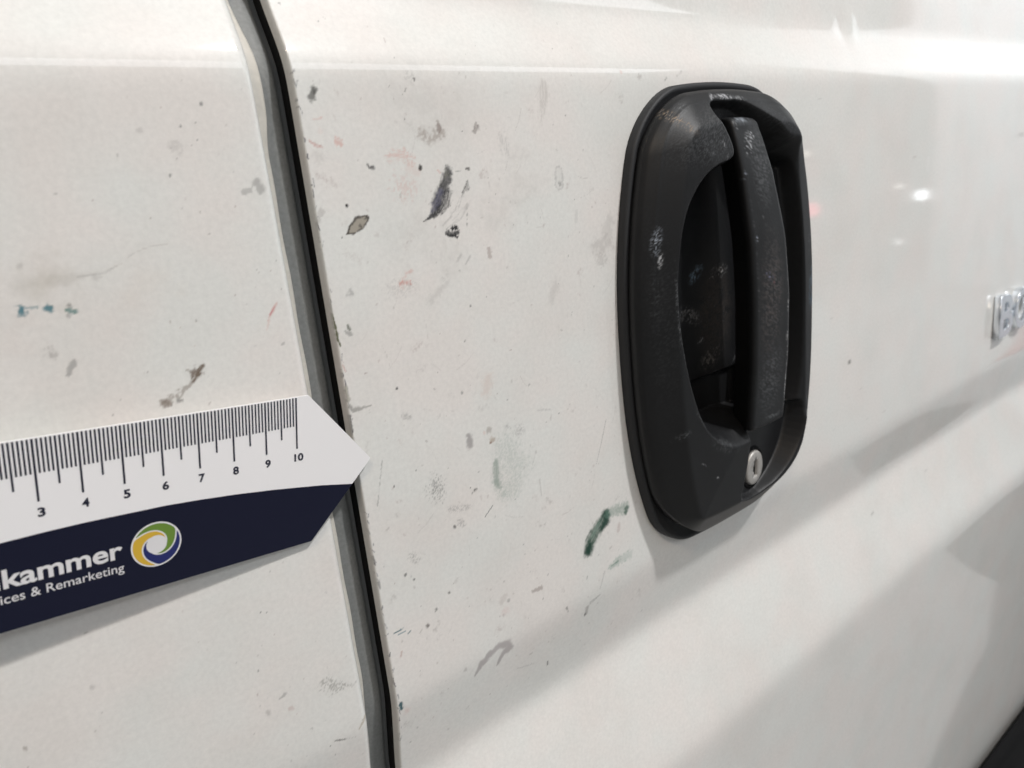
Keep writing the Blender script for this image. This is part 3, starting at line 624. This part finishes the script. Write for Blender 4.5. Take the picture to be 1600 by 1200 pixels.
me = mesh_from('sliding_door', pos(UU, WW, -depth), grid_faces(len(w_rows), len(du), keep=keep)[:, ::-1])
add_color(me, 'stain', paint_d.rgba())
link('sliding_door', me, van, M_PAINT)

# --- between them: sealer-covered flange, grey jamb, black rubber seal
rows = np.arange(150, -661, -3.0)
def strip(name, cols, mat):
    """cols: list of functions w -> (u, depth)"""
    P = np.stack([pos(c(rows)[0] + 0 * rows, rows, -(c(rows)[1] + inward(rows))) for c in cols], axis=1)
    me = mesh_from(name, P, grid_faces(len(rows), len(cols))[:, ::-1])
    return link(name, me, van, mat)
def fl_w(w):   # the flange is wider around the shoulder crease
    return 88.6 + 1.7 * sstep(14, 30, w) - 2.3 * sstep(42, 66, w) + 0.25 * np.sin(w * 0.21) * 0.6 - 0.9 * sstep(-165, -185, w)
strip('hem_flange', [lambda w: (U_PANEL - 1.5, 5.4), lambda w: (fl_w(w) - 0.5, 5.0), lambda w: (fl_w(w), 5.4), lambda w: (fl_w(w) + 0.1, 8.0), lambda w: (fl_w(w) + 0.1, 13.0)], M_CREAM)
strip('door_jamb', [lambda w: (U_PANEL - 3, 9.5), lambda w: (92.5, 8.3), lambda w: (95.2, 8.7), lambda w: (96.8, 10.2), lambda w: (98.0, 13.0), lambda w: (103, 22.0), lambda w: (118, 30.0)], M_JAMB)
th = np.linspace(0, 2 * np.pi, 25)[:-1]
P = np.stack([pos(103.3 + 5.7 * np.cos(t) + 0 * rows, rows, -(7.6 + 6.0 * np.sin(t) + inward(rows))) for t in th], axis=1)
me = mesh_from('door_seal', P, grid_faces(len(rows), len(th), wrap=True))
link('door_seal', me, van, M_RUBBER)

# --- black rub strip at the foot of the door
sec = [(-632, -1.0), (-633.0, 5.0), (-636, 8.5), (-642, 10.5), (-690, 12.0), (-720, 10.0), (-722, -1.0)]
us = np.linspace(120, 1118, 60)
P = np.stack([pos(us, np.full_like(us, a), np.full_like(us, b)) for a, b in sec], axis=0)
me = mesh_from('rub_strip', P, grid_faces(len(sec), len(us)))
link('rub_strip', me, van, M_RUBBER)

# ------------------------------------------------------------------ door handle
handle = bpy.data.objects.new('door_handle', None)
COL.objects.link(handle)
handle.parent = van
handle.matrix_parent_inverse = Matrix.Translation(-van.location)
handle['label'] = 'scuffed black plastic recessed handle with vertical pull lever and silver lock'

def outline(off, n=360):
    out = []
    for k in range(n):
        a = 2 * math.pi * k / n
        c, s = math.cos(a), math.sin(a)
        lo, hi = 10.0, 160.0
        for _ in range(40):
            m = 0.5 * (lo + hi)
            if plan(np.float64(m * c), np.float64(m * s)) > off: hi = m
            else: lo = m
        out.append((lo * c, lo * s))
    return np.array(out)

# gasket: a soft flange between handle and paint
rings = [(-8, 3.6), (-1.6, 3.6), (-0.9, 4.3), (0.3, 4.5), (1.2, 4.0), (1.7, 3.0), (1.8, -0.3)]
P = []
for off, h in rings:
    o = outline(off)
    P.append(pos(HX + o[:, 0] * 1.004, HW + o[:, 1] * 1.016 + 0.4, np.full(len(o), h)))
me = mesh_from('gasket', np.stack(P), grid_faces(len(rings), 360, wrap=True))
link('gasket', me, handle, M_GASKET)

# housing: bezel, finger cup, lock face
def sd_poly(px, py, poly):
    poly = np.asarray(poly, float); d = np.full(px.shape, 1e18); s = np.ones(px.shape)
    n = len(poly)
    for i in range(n):
        a = poly[i]; b = poly[i - 1]
        ex, ey = b - a; wx = px - a[0]; wy = py - a[1]
        t = np.clip((wx * ex + wy * ey) / (ex * ex + ey * ey), 0, 1)
        d = np.minimum(d, (wx - ex * t) ** 2 + (wy - ey * t) ** 2)
        c1 = py >= a[1]; c2 = py < b[1]; c3 = ex * wy > ey * wx
        s = np.where((c1 & c2 & c3) | (~c1 & ~c2 & ~c3), -s, s)
    return s * np.sqrt(d)

def smax(a, b, k):
    h = np.clip(0.5 + 0.5 * (a - b) / k, 0, 1)
    return b * (1 - h) + a * h + k * h * (1 - h)

def chaikin(p, n=3):
    p = np.asarray(p, float)
    for _ in range(n):
        q = np.roll(p, -1, axis=0)
        p = np.stack([0.75 * p + 0.25 * q, 0.25 * p + 0.75 * q], axis=1).reshape(-1, 2)
    return p

OPEN = chaikin([(-20, 91), (-19.5, 98.8), (-8, 99.4), (5, 99), (16, 93.5), (26, 87), (31, 81.5), (40, 81), (48.5, 77), (55.5, 60), (60.5, 30), (61.5, 0), (59.8, -30),
        (55.5, -52), (49, -66), (30, -62), (12, -59), (-6, -61), (-19, -60), (-31, -53.5), (-40, -42), (-47, -22), (-51, -2), (-52.5, 16), (-51, 34),
        (-46.5, 52), (-38, 64), (-27, 71.5), (-14, 73.5), (-12, 77), (-15, 84)], 2)
LOCKF = chaikin([(-5.5, -50), (-5.5, -70), (-7, -84), (-9, -93), (8, -97), (27, -90), (38, -81.5), (46, -69), (51, -52), (40, -50), (10, -48)], 2)

def bezel(x, y):
    d = np.maximum(-plan(x, y), 0)
    seg = lambda d0, d1: softplus(d - d0, 0.35) - softplus(d - d1, 0.45)
    top = 9.0 + 1.05 * seg(0.0, 3.4) + 0.74 * seg(3.4, 14.5) + 0.10 * softplus(d - 14.5, 0.6)
    top = top - 1.6 * np.maximum(1 - d / 1.6, 0) ** 2 + 2.2 * sstep(20, 52, x)
    # the foot of the bezel is a little lower than its head
    top = top + 0.22 * np.exp(-((d - 5.2) / 0.7) ** 2) * sstep(-30, 40, y)
    return top - 1.8 * sstep(-40, -105, y)

def hsurf(x, y):
    A = bezel(x, y)
    # lock face, tilted to the right
    q = -sd_poly(x, y, LOCKF)
    C = 14.6 - 0.085 * (x + 5) + 0.03 * (y + 80)
    wallc = A - 2.8 * softplus(q, 0.22)
    A2 = np.where(q > -4, np.minimum(A, smax(C, wallc, 1.2)), A)
    # opening
    q = -sd_poly(x, y, OPEN)
    qs = softplus(q, 0.28)
    foot = sstep(-38, -54, y) * (1 - sstep(-2, 12, x))
    right = sstep(30, 44, x)
    k = 2.6 * (1 - foot) + 0.95 * foot
    steep = A - k * np.minimum(qs, 7.0) - 5.0 * np.maximum(qs - 7.0, 0)
    rightw = A - 0.62 * np.minimum(qs, 8.5) - 2.4 * np.maximum(qs - 8.5, 0)
    wall = steep * (1 - right) + rightw * right
    floor = -3.0 - 2.5 * sstep(-30.5, -32.5, y) + 11.0 * sstep(70, 84, y) + 0.0 * x
    a_ = 24.5 - 7.0 * (1 - sstep(-30, -20, y))
    r_ = sstep(0, 1, (x - a_) / 3.5) * (1 - sstep(66, 74, y))
    floor = floor * (1 - r_) + 9.0 * r_
    H = smax(floor, wall, 1.6)
    return np.where(q > -5, np.minimum(A2, H), A2)

ys = np.concatenate([np.linspace(-107.7, -104.4, 14), np.arange(-104.0, 100.7, 0.5), np.linspace(101, 104.2, 14)])
hw = []
for y in ys:
    lo, hi = 5.0, 80.0
    for _ in range(40):
        m = 0.5 * (lo + hi)
        if plan(np.float64(m), np.float64(y)) > 0: hi = m
        else: lo = m
    hw.append(lo)
hw = np.array(hw)
sx = np.linspace(-1, 1, 250)
sx = np.sign(sx) * (1 - (1 - np.abs(sx)) ** 1.12)
Xh = sx[None, :] * hw[:, None]; Yh = np.repeat(ys[:, None], len(sx), axis=1)
Hh = hsurf(Xh, Yh)
wear = np.zeros(Xh.shape + (4,)); wear[..., :3] = (0.42, 0.43, 0.45)
def scuff(c, r, al, col, seed, ang=0.0, asp=1.0, dens=0.5, nsc=0.8, X=None, Y=None, W=None):
    X = Xh if X is None else X; Y = Yh if Y is None else Y; W = wear if W is None else W
    dx_, dy_ = X - c[0], Y - c[1]
    a_ = dx_ * math.cos(ang) + dy_ * math.sin(ang); b_ = -dx_ * math.sin(ang) + dy_ * math.cos(ang)
    q = np.hypot(a_ / r, b_ / (r * asp))
    n = fbm(X / nsc, Y / nsc, seed, 4)
    gr = vnoise(X / 0.42, Y / 0.42, seed + 91)
    m_ = al * (1 - sstep(0.2, 1.0, q)) * sstep(dens, dens + 0.16, n) * (0.25 + 0.75 * sstep(0.3, 0.75, gr))
    an = np.maximum(W[..., 3], m_)
    t = (m_ > W[..., 3])[..., None]
    W[..., :3] = np.where(t, np.asarray(col), W[..., :3]); W[..., 3] = an
WH = (0.50, 0.51, 0.53); GR = (0.20, 0.21, 0.22); BL = (0.20, 0.29, 0.38); GLINT = (0.45, 0.34, 0.24)
for i, (c, r, al, col, ang, asp, dens, nsc) in enumerate([
        ((-6, 100.3), 9, 1.0, WH, -0.05, 0.22, 0.36, 0.9), ((-15, 100.3), 3, 1.0, WH, 0.9, 0.5, 0.30, 0.8), ((4, 99.6), 6, 0.6, WH, -0.1, 0.3, 0.42, 0.9),
        ((-42, 92), 11, 0.7, GLINT, -0.9, 0.35, 0.46, 0.35), ((-36, 96), 5, 0.5, GR, 0, 0.6, 0.45, 0.8), ((-28, 88), 7, 0.35, GR, 0.5, 0.3, 0.45, 1.0),  # the first, tan patch is a warm lamp glint painted into the colour
        ((-20, 80), 4, 0.6, WH, -1.2, 0.4, 0.5, 0.6), ((-18, 74.5), 3, 0.7, WH, 0.8, 0.35, 0.45, 0.8), ((-27, 77), 3, 0.5, GR, 0.3, 0.7, 0.45, 0.7),
        ((-58, 43), 8, 1.0, (0.34, 0.38, 0.44), 1.35, 0.35, 0.44, 0.35), ((-57.5, 35), 4.5, 1.0, WH, 1.4, 0.3, 0.40, 0.35), ((-60, 20), 22, 0.12, GR, 1.5, 0.2, 0.5, 0.8),
        ((-52.5, 15), 24, 0.5, GR, 1.57, 0.05, 0.45, 0.7), ((-50, -8), 14, 0.45, GR, 1.8, 0.06, 0.45, 0.7), ((-40, -41), 10, 0.5, GR, 2.2, 0.08, 0.42, 0.7),
        ((-52, -45), 6, 0.35, GR, 0.4, 0.4, 0.5, 0.8), ((-40, -62), 4, 0.6, WH, -0.6, 0.12, 0.5, 0.5), ((-30, -72), 1.5, 0.6, WH, -0.6, 0.5, 0.4, 0.5),
        ((-6, -92), 2, 0.5, WH, 1.4, 0.3, 0.3, 0.6), ((-20, -98), 1, 0.5, GR, 0, 1, 0.3, 0.6),
        ((-10, 22), 9, 0.8, BL, 0.6, 0.45, 0.45, 1.2), ((8, 20), 10, 0.8, (0.36, 0.36, 0.36), 0.2, 0.5, 0.48, 1.0), ((-16, 2), 14, 0.6, (0.28, 0.28, 0.28), -0.4, 0.4, 0.48, 1.0), ((-8, -12), 4, 0.6, WH, 0.3, 0.5, 0.5, 0.8),
        ((0, -22), 12, 0.6, (0.30, 0.29, 0.28), 0.3, 0.6, 0.45, 1.2), ((4, 0), 32, 0.5, (0.085, 0.070, 0.062), 1.5, 0.6, 0.30, 1.6), ((0, -31), 11, 0.35, GR, 0.1, 0.1, 0.3, 1.2),
        ((60, 5), 16, 0.45, BL, 1.5, 0.25, 0.42, 1.4), ((61, -2), 5, 0.6, (0.07, 0.17, 0.24), 1.5, 0.7, 0.35, 2.0), ((58, 30), 12, 0.3, GR, 1.5, 0.2, 0.5, 0.8), ((55, -58), 9, 0.3, GR, -0.9, 0.35, 0.40, 1.0),
        ((-6.0, -76), 18, 0.5, GR, 1.64, 0.03, 0.30, 1.0), ((-8, -92), 4, 0.6, WH, 1.6, 0.12, 0.3, 0.8), ((-20, 86), 40, 0.26, GR, 0.3, 0.40, 0.44, 0.5), ((-58, 10), 60, 0.05, GR, 1.57, 0.16, 0.47, 0.6), ((25, 92), 22, 0.18, GR, -0.6, 0.4, 0.46, 0.5), ((-25, -57), 14, 0.22, GR, -0.5, 0.35, 0.42, 0.8)]):
    scuff(c, r, al, col, i * 5 + 2, ang, asp, dens, nsc)
Pm = pos(HX + Xh, HW + Yh, Hh)
nr, nc = Xh.shape
F = [grid_faces(nr, nc)]
# skirt down to the gasket
ring = np.concatenate([np.arange(nc), (np.arange(1, nr) * nc + nc - 1), ((nr - 1) * nc + np.arange(nc - 2, -1, -1)), (np.arange(nr - 2, 0, -1) * nc)])
V = Pm.reshape(-1, 3); base = V[ring].copy(); base[:, 1] = -4.4 * MM
cen = np.array([HX * MM, 0, ZC + HW * MM]); base[:, 0] += (cen[0] - base[:, 0]) * 0.006; base[:, 2] += (cen[2] - base[:, 2]) * 0.006
n0 = len(V); m = len(ring)
i0 = np.arange(m); i1 = (i0 + 1) % m
skirt = np.stack([ring[i0], n0 + i0, n0 + i1, ring[i1]], axis=-1)
me = mesh_from('housing', np.concatenate([V, base]), np.concatenate([F[0], skirt]))
add_color(me, 'stain', np.concatenate([wear.reshape(-1, 4), np.zeros((m, 4))]))
link('housing', me, handle, M_BLACK)

# pull lever: a bowed bar, lofted along its length
t = np.concatenate([[0, 0.004, 0.010, 0.018], np.linspace(0.028, 0.972, 190), [0.982, 0.990, 0.996, 1.0]])
yl = 91.0 + (-54.5 - 91.0) * t
ctrl_y = np.array([-60, -52, -20, 10, 36, 67, 82, 92, 98]); ctrl_h = np.array([25.6, 26.0, 28.4, 29.0, 27.8, 23.6, 20.4, 17.6, 16.0])
fh = np.interp(yl, ctrl_y, ctrl_h)
kern = np.ones(15) / 15; fh = np.convolve(np.pad(fh, 7, mode='edge'), kern, mode='valid')
xl = np.interp(yl, [-55, -20, 10, 40, 70, 92], [-7.8, -8.3, -8.5, -8.3, -8.4, -8.8])
xr = np.interp(yl, [-52, -20, 10, 40, 66, 80, 92], [19.8, 20.2, 20.2, 18.8, 15.2, 12.4, 10.2])
def section():
    c = []
    def arc(cx_, cy_, r, a0, a1, n):
        for k in range(n):
            a = math.radians(a0 + (a1 - a0) * k / (n - 1)); c.append((cx_ + r * math.cos(a), cy_ + r * math.sin(a)))
    # unit section: x -1..1 across, y 0 at the face, negative to the back (mm)
    return c
nsec = 72
X2, Y2, H2 = [], [], []
for i in range(len(t)):
    e = min(t[i] / 0.028, 1.0); e2 = min((1 - t[i]) / 0.028, 1.0)
    rnd = math.sqrt(max(0.0, 1 - (1 - e) ** 2)); rnd2 = math.sqrt(max(0.0, 1 - (1 - e2) ** 2))
    sc = 0.80 + 0.20 * rnd if e < 1 else (0.94 + 0.06 * rnd2)
    dh = -3.2 * (1 - rnd) - 1.0 * (1 - rnd2)
    c0 = 0.5 * (xl[i] + xr[i]); hwid = 0.5 * (xr[i] - xl[i]) * sc
    L_, R_ = c0 - hwid, c0 + hwid
    # key points of the section, clockwise from front left
    depth_ = 19.0
    key = np.array([(L_ + 1.0, 0.0), (L_ + 2.0, 0.08), (c0, 0.35), (R_ - 2.0, 0.05), (R_ - 0.9, -0.05), (R_, -0.9), (R_ - 0.2, -3), (R_ - 2.0, -depth_), (c0 + 4, -depth_ - 0.5),
                    (L_ + 10.5, -depth_), (L_ + 8.5, -depth_ + 3.0), (L_ + 0.7, -4.6), (L_ - 0.1, -3.4), (L_ - 0.1, -1.0), (L_ + 0.3, -0.35)])
    q = chaikin(key, 2)
    seg = np.r_[0, np.cumsum(np.hypot(*np.diff(np.vstack([q, q[:1]]), axis=0).T))]
    s_ = np.linspace(0, seg[-1], nsec + 1)[:-1]
    qq = np.vstack([q, q[:1]])
    X2.append(np.interp(s_, seg, qq[:, 0])); H2.append(np.interp(s_, seg, qq[:, 1]) + fh[i] + dh); Y2.append(np.full(nsec, yl[i]))
X2, Y2, H2 = map(np.array, (X2, Y2, H2))
wl = np.zeros(X2.shape + (4,)); wl[..., :3] = (0.4, 0.41, 0.43)
frontm = (H2 > (fh[:, None] - 3.0))
for i, (c, r, al, col, ang, asp, dens, nsc) in enumerate([
        ((-1, 79), 7, 1.0, WH, 1.2, 0.5, 0.46, 0.7), ((2, 83), 5.5, 1.0, WH, 0, 0.5, 0.52, 0.6), ((0, 90), 8, 0.75, (0.36, 0.40, 0.45), 0, 0.30, 0.32, 1.2), ((-6.5, 88), 3, 0.8, WH, 1.5, 0.25, 0.45, 0.7),
        ((-7, 66), 3, 0.5, (0.3, 0.34, 0.42), 1.2, 0.5, 0.45, 0.7), ((3, 62), 3, 0.4, GR, 0, 0.6, 0.45, 0.8), ((6, 70), 26, 0.34, GR, 1.5, 0.4, 0.40, 0.5),
        ((-5, 38), 3, 0.6, (0.3, 0.34, 0.42), 1.4, 0.4, 0.45, 0.8), ((2, 46), 10, 0.35, GR, 1.9, 0.03, 0.3, 1.0), ((3, 20), 4.5, 0.55, (0.26, 0.27, 0.40), -0.6, 0.5, 0.45, 1.0), ((6, 16), 3, 0.45, (0.35, 0.14, 0.15), -0.6, 0.5, 0.5, 0.8),
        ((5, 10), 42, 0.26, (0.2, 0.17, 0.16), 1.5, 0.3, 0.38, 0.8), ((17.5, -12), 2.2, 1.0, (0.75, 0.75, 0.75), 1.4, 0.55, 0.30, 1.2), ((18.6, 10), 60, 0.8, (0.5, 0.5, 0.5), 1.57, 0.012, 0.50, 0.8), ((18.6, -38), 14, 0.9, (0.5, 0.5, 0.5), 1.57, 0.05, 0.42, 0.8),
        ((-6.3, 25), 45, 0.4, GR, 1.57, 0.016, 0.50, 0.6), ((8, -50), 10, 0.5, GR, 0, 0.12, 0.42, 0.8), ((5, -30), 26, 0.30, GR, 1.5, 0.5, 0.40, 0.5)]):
    scuff(c, r, al, col, i * 7 + 300, ang, asp, dens, nsc, X2, Y2, wl)
wl[..., 3] *= frontm
V = pos(HX + X2, HW + Y2, H2).reshape(-1, 3)
n1, n2 = X2.shape
F4 = grid_faces(n1, n2, wrap=True)
# rounded caps: extra shrinking rings
caps = []; capf = []; off = len(V)
for end, sgn in ((0, 1), (n1 - 1, -1)):
    cX, cY, cH = X2[end].mean(), Y2[end][0], H2[end].mean()
    prev = end * n2
    for kx, f in enumerate((0.8, 0.5, 0.15)):
        ringv = pos(HX + cX + (X2[end] - cX) * f, HW + np.full(n2, cY + sgn * (0.5 + 0.25 * kx)), H2[end] * f + cH * (1 - f))
        caps.append(ringv); st = off; off += n2
        a = np.arange(n2); b2 = (a + 1) % n2
        ff = np.stack([prev + a, prev + b2, st + b2, st + a], axis=-1)
        capf.append(ff[:, ::-1] if sgn == 1 else ff); prev = st
me = mesh_from('pull_lever', np.concatenate([V] + caps), np.concatenate([F4] + capf))
wcap = np.zeros((off - n1 * n2, 4))
add_color(me, 'stain', np.concatenate([wl.reshape(-1, 4), wcap]))
link('pull_lever', me, handle, M_BLACK)

# lock barrel with a keyhole
LX, LY = 9.8, -81.5
lh = float(hsurf(np.array([[LX]]), np.array([[LY]]))[0, 0])
tilt = 0.085
n = 48; ang = np.linspace(0, 2 * np.pi, n, endpoint=False)
def lockring(rx, ry, h):
    x = rx * np.cos(ang); y = ry * np.sin(ang)
    return pos(HX + LX + x, HW + LY + y, lh + h - tilt * x + 0.03 * y)
rr = [(8.2, 9.4, -2.0), (8.2, 9.4, 1.0), (7.9, 9.1, 1.7), (7.3, 8.5, 2.1), (5.6, 6.6, 2.2)]
V = [lockring(*a_) for a_ in rr]
slot = np.stack([1.55 * np.sign(np.cos(ang)) * np.minimum(np.abs(np.cos(ang)) * 6, 1), 4.3 * np.clip(np.sin(ang) * 1.25, -1, 1)], axis=1)
slot[:, 0] -= 0.9 * (np.abs(slot[:, 1]) < 1.4) * (slot[:, 0] < 0)
for h_ in (2.2, 0.4):
    V.append(pos(HX + LX + slot[:, 0], HW + LY + slot[:, 1], lh + h_ - tilt * slot[:, 0] + 0.03 * slot[:, 1]))
me = mesh_from('lock_barrel', np.stack(V), grid_faces(len(V), n, wrap=True))
link('lock_barrel', me, handle, M_LOCK, smooth=False)
pl = pos(HX + LX + slot[:, 0] * 1.1, HW + LY + slot[:, 1] * 1.05, lh + 0.9 - tilt * slot[:, 0])
pydata('key_slot', pl, [tuple(range(n))], handle, M_SLOT)
V = [lockring(10.4, 11.6, 0.1), lockring(10.0, 11.2, 0.7), lockring(9.0, 10.2, 0.8), lockring(8.5, 9.7, 0.3), lockring(8.4, 9.6, -2)]
me = mesh_from('lock_collar', np.stack(V), grid_faces(len(V), n, wrap=True))
link('lock_collar', me, handle, M_RUBBER)

# ------------------------------------------------------------------ lettering helper
def text_mesh(name, body, bold=0.0, extrude=0.0, bevel=0.0, shear=0.0, spacing=1.0, res=6):
    c = bpy.data.curves.new(name, 'FONT')
    c.body = body; c.offset = bold; c.extrude = extrude; c.bevel_depth = bevel; c.bevel_resolution = 2
    c.shear = shear; c.space_character = spacing; c.resolution_u = res
    o = bpy.data.objects.new(name, c); COL.objects.link(o)
    dg = bpy.context.evaluated_depsgraph_get()
    me = bpy.data.meshes.new_from_object(o.evaluated_get(dg))
    COL.objects.unlink(o); bpy.data.objects.remove(o); bpy.data.curves.remove(c)
    me.materials.clear()
    return me

def co_of(me):
    a = np.empty(len(me.vertices) * 3, np.float32); me.vertices.foreach_get('co', a); return a.reshape(-1, 3)

# ------------------------------------------------------------------ chrome badge letters
badge = bpy.data.objects.new('badge', None)
COL.objects.link(badge); badge.parent = van
badge.matrix_parent_inverse = Matrix.Translation(-van.location)
badge['label'] = 'raised chrome letters beside the handle'
for ch, x0, x1 in (('B', 664.5, 693.0), ('O', 697.0, 731.0)):
    me = text_mesh('badge_letter', ch, bold=0.012, extrude=0.06, bevel=0.012)
    a = co_of(me)
    lo, hi = a.min(0), a.max(0)
    s = (a - lo) / (hi - lo)
    v = pos(x0 + s[:, 0] * (x1 - x0), -160.5 + s[:, 1] * 35.0, 0.2 + s[:, 2] * 5.4)
    me.vertices.foreach_set('co', v.astype(np.float32).ravel()); me.update()
    link('badge_letter', me, badge, M_CHROME, smooth=False)

# ------------------------------------------------------------------ measuring ruler
ruler = bpy.data.objects.new('ruler', None)
COL.objects.link(ruler)
RP = np.array((78.812050, -56.842507, 6.484823)); EX = np.array((0.990507, -0.119452, -0.068020)); EY = np.array((0.125062, 0.988480, 0.085246)); EZ = np.array((0.057054, -0.092944, 0.994035))
def rp(s, v, k=0.0):
    """ruler millimetres: along its scale, down from its graduated edge, above its face"""
    s = np.asarray(s, float); v = np.asarray(v, float)
    q = RP + (s[..., None] - 100) * EX + v[..., None] * EY + (np.asarray(k, float) + 0 * s)[..., None] * EZ
    return pos(q[..., 0], q[..., 1], q[..., 2])
ruler.location = rp(np.array(60.0), np.array(-25.0), 0.0).tolist()
ruler['label'] = 'white and navy cardboard measuring ruler with pointed end laid across the door gap'
ruler['category'] = 'ruler'

def plate(name, pts, k0, k1, mat, parent):
    pts = np.asarray(pts, float); n = len(pts)
    V = np.concatenate([rp(pts[:, 0], pts[:, 1], k1), rp(pts[:, 0], pts[:, 1], k0)])
    fs = [tuple(range(n)), tuple(range(2 * n - 1, n - 1, -1))] + [(i, n + i, n + (i + 1) % n, (i + 1) % n) for i in range(n)]
    # outline runs clockwise or not: keep the face outward
    area2 = np.sum(pts[:, 0] * np.roll(pts[:, 1], -1) - np.roll(pts[:, 0], -1) * pts[:, 1])
    if area2 < 0: fs = [f[::-1] for f in fs]
    return pydata(name, V, fs, parent, mat)

S0 = -32.0
TIP = (126.8, -25.3)
plate('ruler_card', [(S0, 0.3), (104.3, 0.3), (125.9, -24.2), TIP, (126.1, -26.3), (104.2, -50.0), (S0, -50.0)], -0.55, 0.0, M_CARD, ruler)
cs = np.array([S0, 0, 20.9, 31.6, 40.1, 49.1, 60, 69.0, 80, 91.6, 100, 108.6, 119.2])
cv = np.array([-26.9, -26.1, -25.5, -25.2, -25.15, -25.35, -25.6, -26.2, -27.2, -28.6, -29.8, -31.1, -33.15])
band = [(a, b) for a, b in zip(cs, cv)] + [(119.75, -33.25), (104.35, -49.93), (S0, -49.93)]
plate('navy_band', band, 0.0, 0.05, M_NAVY, ruler)

def rects(name, rs, k, mat, parent):
    V = []; Fq = []
    for (s0, s1, v0, v1) in rs:
        i = len(V)
        V += [(s0, v0), (s1, v0), (s1, v1), (s0, v1)]
        Fq.append((i, i + 1, i + 2, i + 3))
    V = np.array(V)
    me_v = rp(V[:, 0], V[:, 1], k)
    o = pydata(name, me_v, Fq, parent, mat)
    return o
ticks = []
for mm_ in range(-25, 101):
    if mm_ % 10 == 0: l, wd = 16.6, 0.27
    elif mm_ % 5 == 0: l, wd = 12.8, 0.25
    else: l, wd = 9.1, 0.235
    ticks.append((mm_ - wd, mm_ + wd, -l, 0.05 if mm_ < 100 else 0.05))
rects('tick_marks', ticks, 0.06, M_INK, ruler)

def flat_text(name, body, s_left, s_right, v_base, v_top, mat, parent, bold=0.0, k=0.10, ref=None, spacing=1.0):
    """print `body`; the reference glyph height of `ref` spans v_base..v_top"""
    me = text_mesh(name, body, bold=bold, spacing=spacing)
    a = co_of(me)
    r = co_of(text_mesh('ref', ref or body, bold=bold))
    sy = (v_top - v_base) / (r[:, 1].max() - max(r[:, 1].min(), -0.03))
    sx_ = (s_right - s_left) / (a[:, 0].max() - a[:, 0].min())
    v = rp(s_left + (a[:, 0] - a[:, 0].min()) * sx_, v_base + a[:, 1] * sy, k)
    me.vertices.foreach_set('co', v.astype(np.float32).ravel()); me.update()
    return link(name, me, parent, mat, smooth=False)
for k_ in range(-2, 11):
    if k_ < 0: continue
    wid = 1.75 if k_ < 10 else 3.1
    c0 = 10 * k_ + (0.35 if k_ < 10 else 0.55)
    flat_text('scale_number', str(k_), c0 - wid / 2, c0 + wid / 2, -20.7, -18.2, M_INK, ruler, bold=0.034, k=0.06)
flat_text('brand_name', 'lkammer', 18.6, 48.0, -37.9, -32.6, M_WHITEINK, ruler, bold=0.024, ref='k')
flat_text('brand_line', 'vices & Remarketing', 17.6, 48.0, -42.1, -39.6, M_WHITEINK, ruler, bold=0.004, ref='R')

# round three-colour swirl emblem
emblem = []
LC = np.array([56.8, -36.6]); RO = 6.75
def disc(c, r, n=64): a = np.linspace(0, 2 * np.pi, n, endpoint=False); return np.stack([c[0] + r * np.cos(a), c[1] + r * np.sin(a)], axis=1)
em = plate('emblem', disc(LC, RO), 0.05, 0.09, M_WHITEINK, ruler)
RI, TURN = 2.55, math.radians(150)
def sep_r(phi, th):
    """radius of the white divider that starts at the rim at angle th and winds clockwise inward"""
    f = np.clip((th - phi) / TURN, 0, 1)
    return (RO - 0.45) + (RI - RO + 0.45) * f ** 0.62
def swirl(name, th0, th1, mat):
    gap = math.radians(4)
    phi = np.linspace(th0 - gap, th1 - TURN + 0.05, 70)
    outer = np.where(phi > th1 + gap, RO - 0.45, sep_r(phi, th1) + 0.18)
    inner = np.maximum(sep_r(phi, th0), RI) + 0.0
    outer = np.where(phi > th1 + gap, outer, sep_r(np.minimum(phi - gap * 0.0, th1), th1) - 0.22)
    inner = inner + 0.22
    ok = outer > inner + 0.03
    phi, outer, inner = phi[ok], outer[ok], inner[ok]
    A_ = np.stack([LC[0] + outer * np.cos(phi), LC[1] + outer * np.sin(phi)], axis=1)
    B_ = np.stack([LC[0] + inner * np.cos(phi), LC[1] + inner * np.sin(phi)], axis=1)
    P_ = np.stack([rp(B_[:, 0], B_[:, 1], 0.12), rp(A_[:, 0], A_[:, 1], 0.12)])
    return link(name, mesh_from(name, P_, grid_faces(2, len(phi))), em, mat, smooth=False)
swirl('emblem_blade', math.radians(150), math.radians(28), M_GREEN)
swirl('emblem_blade', math.radians(266), math.radians(150), M_YELLOW)
swirl('emblem_blade', math.radians(388), math.radians(266), M_BLUE)
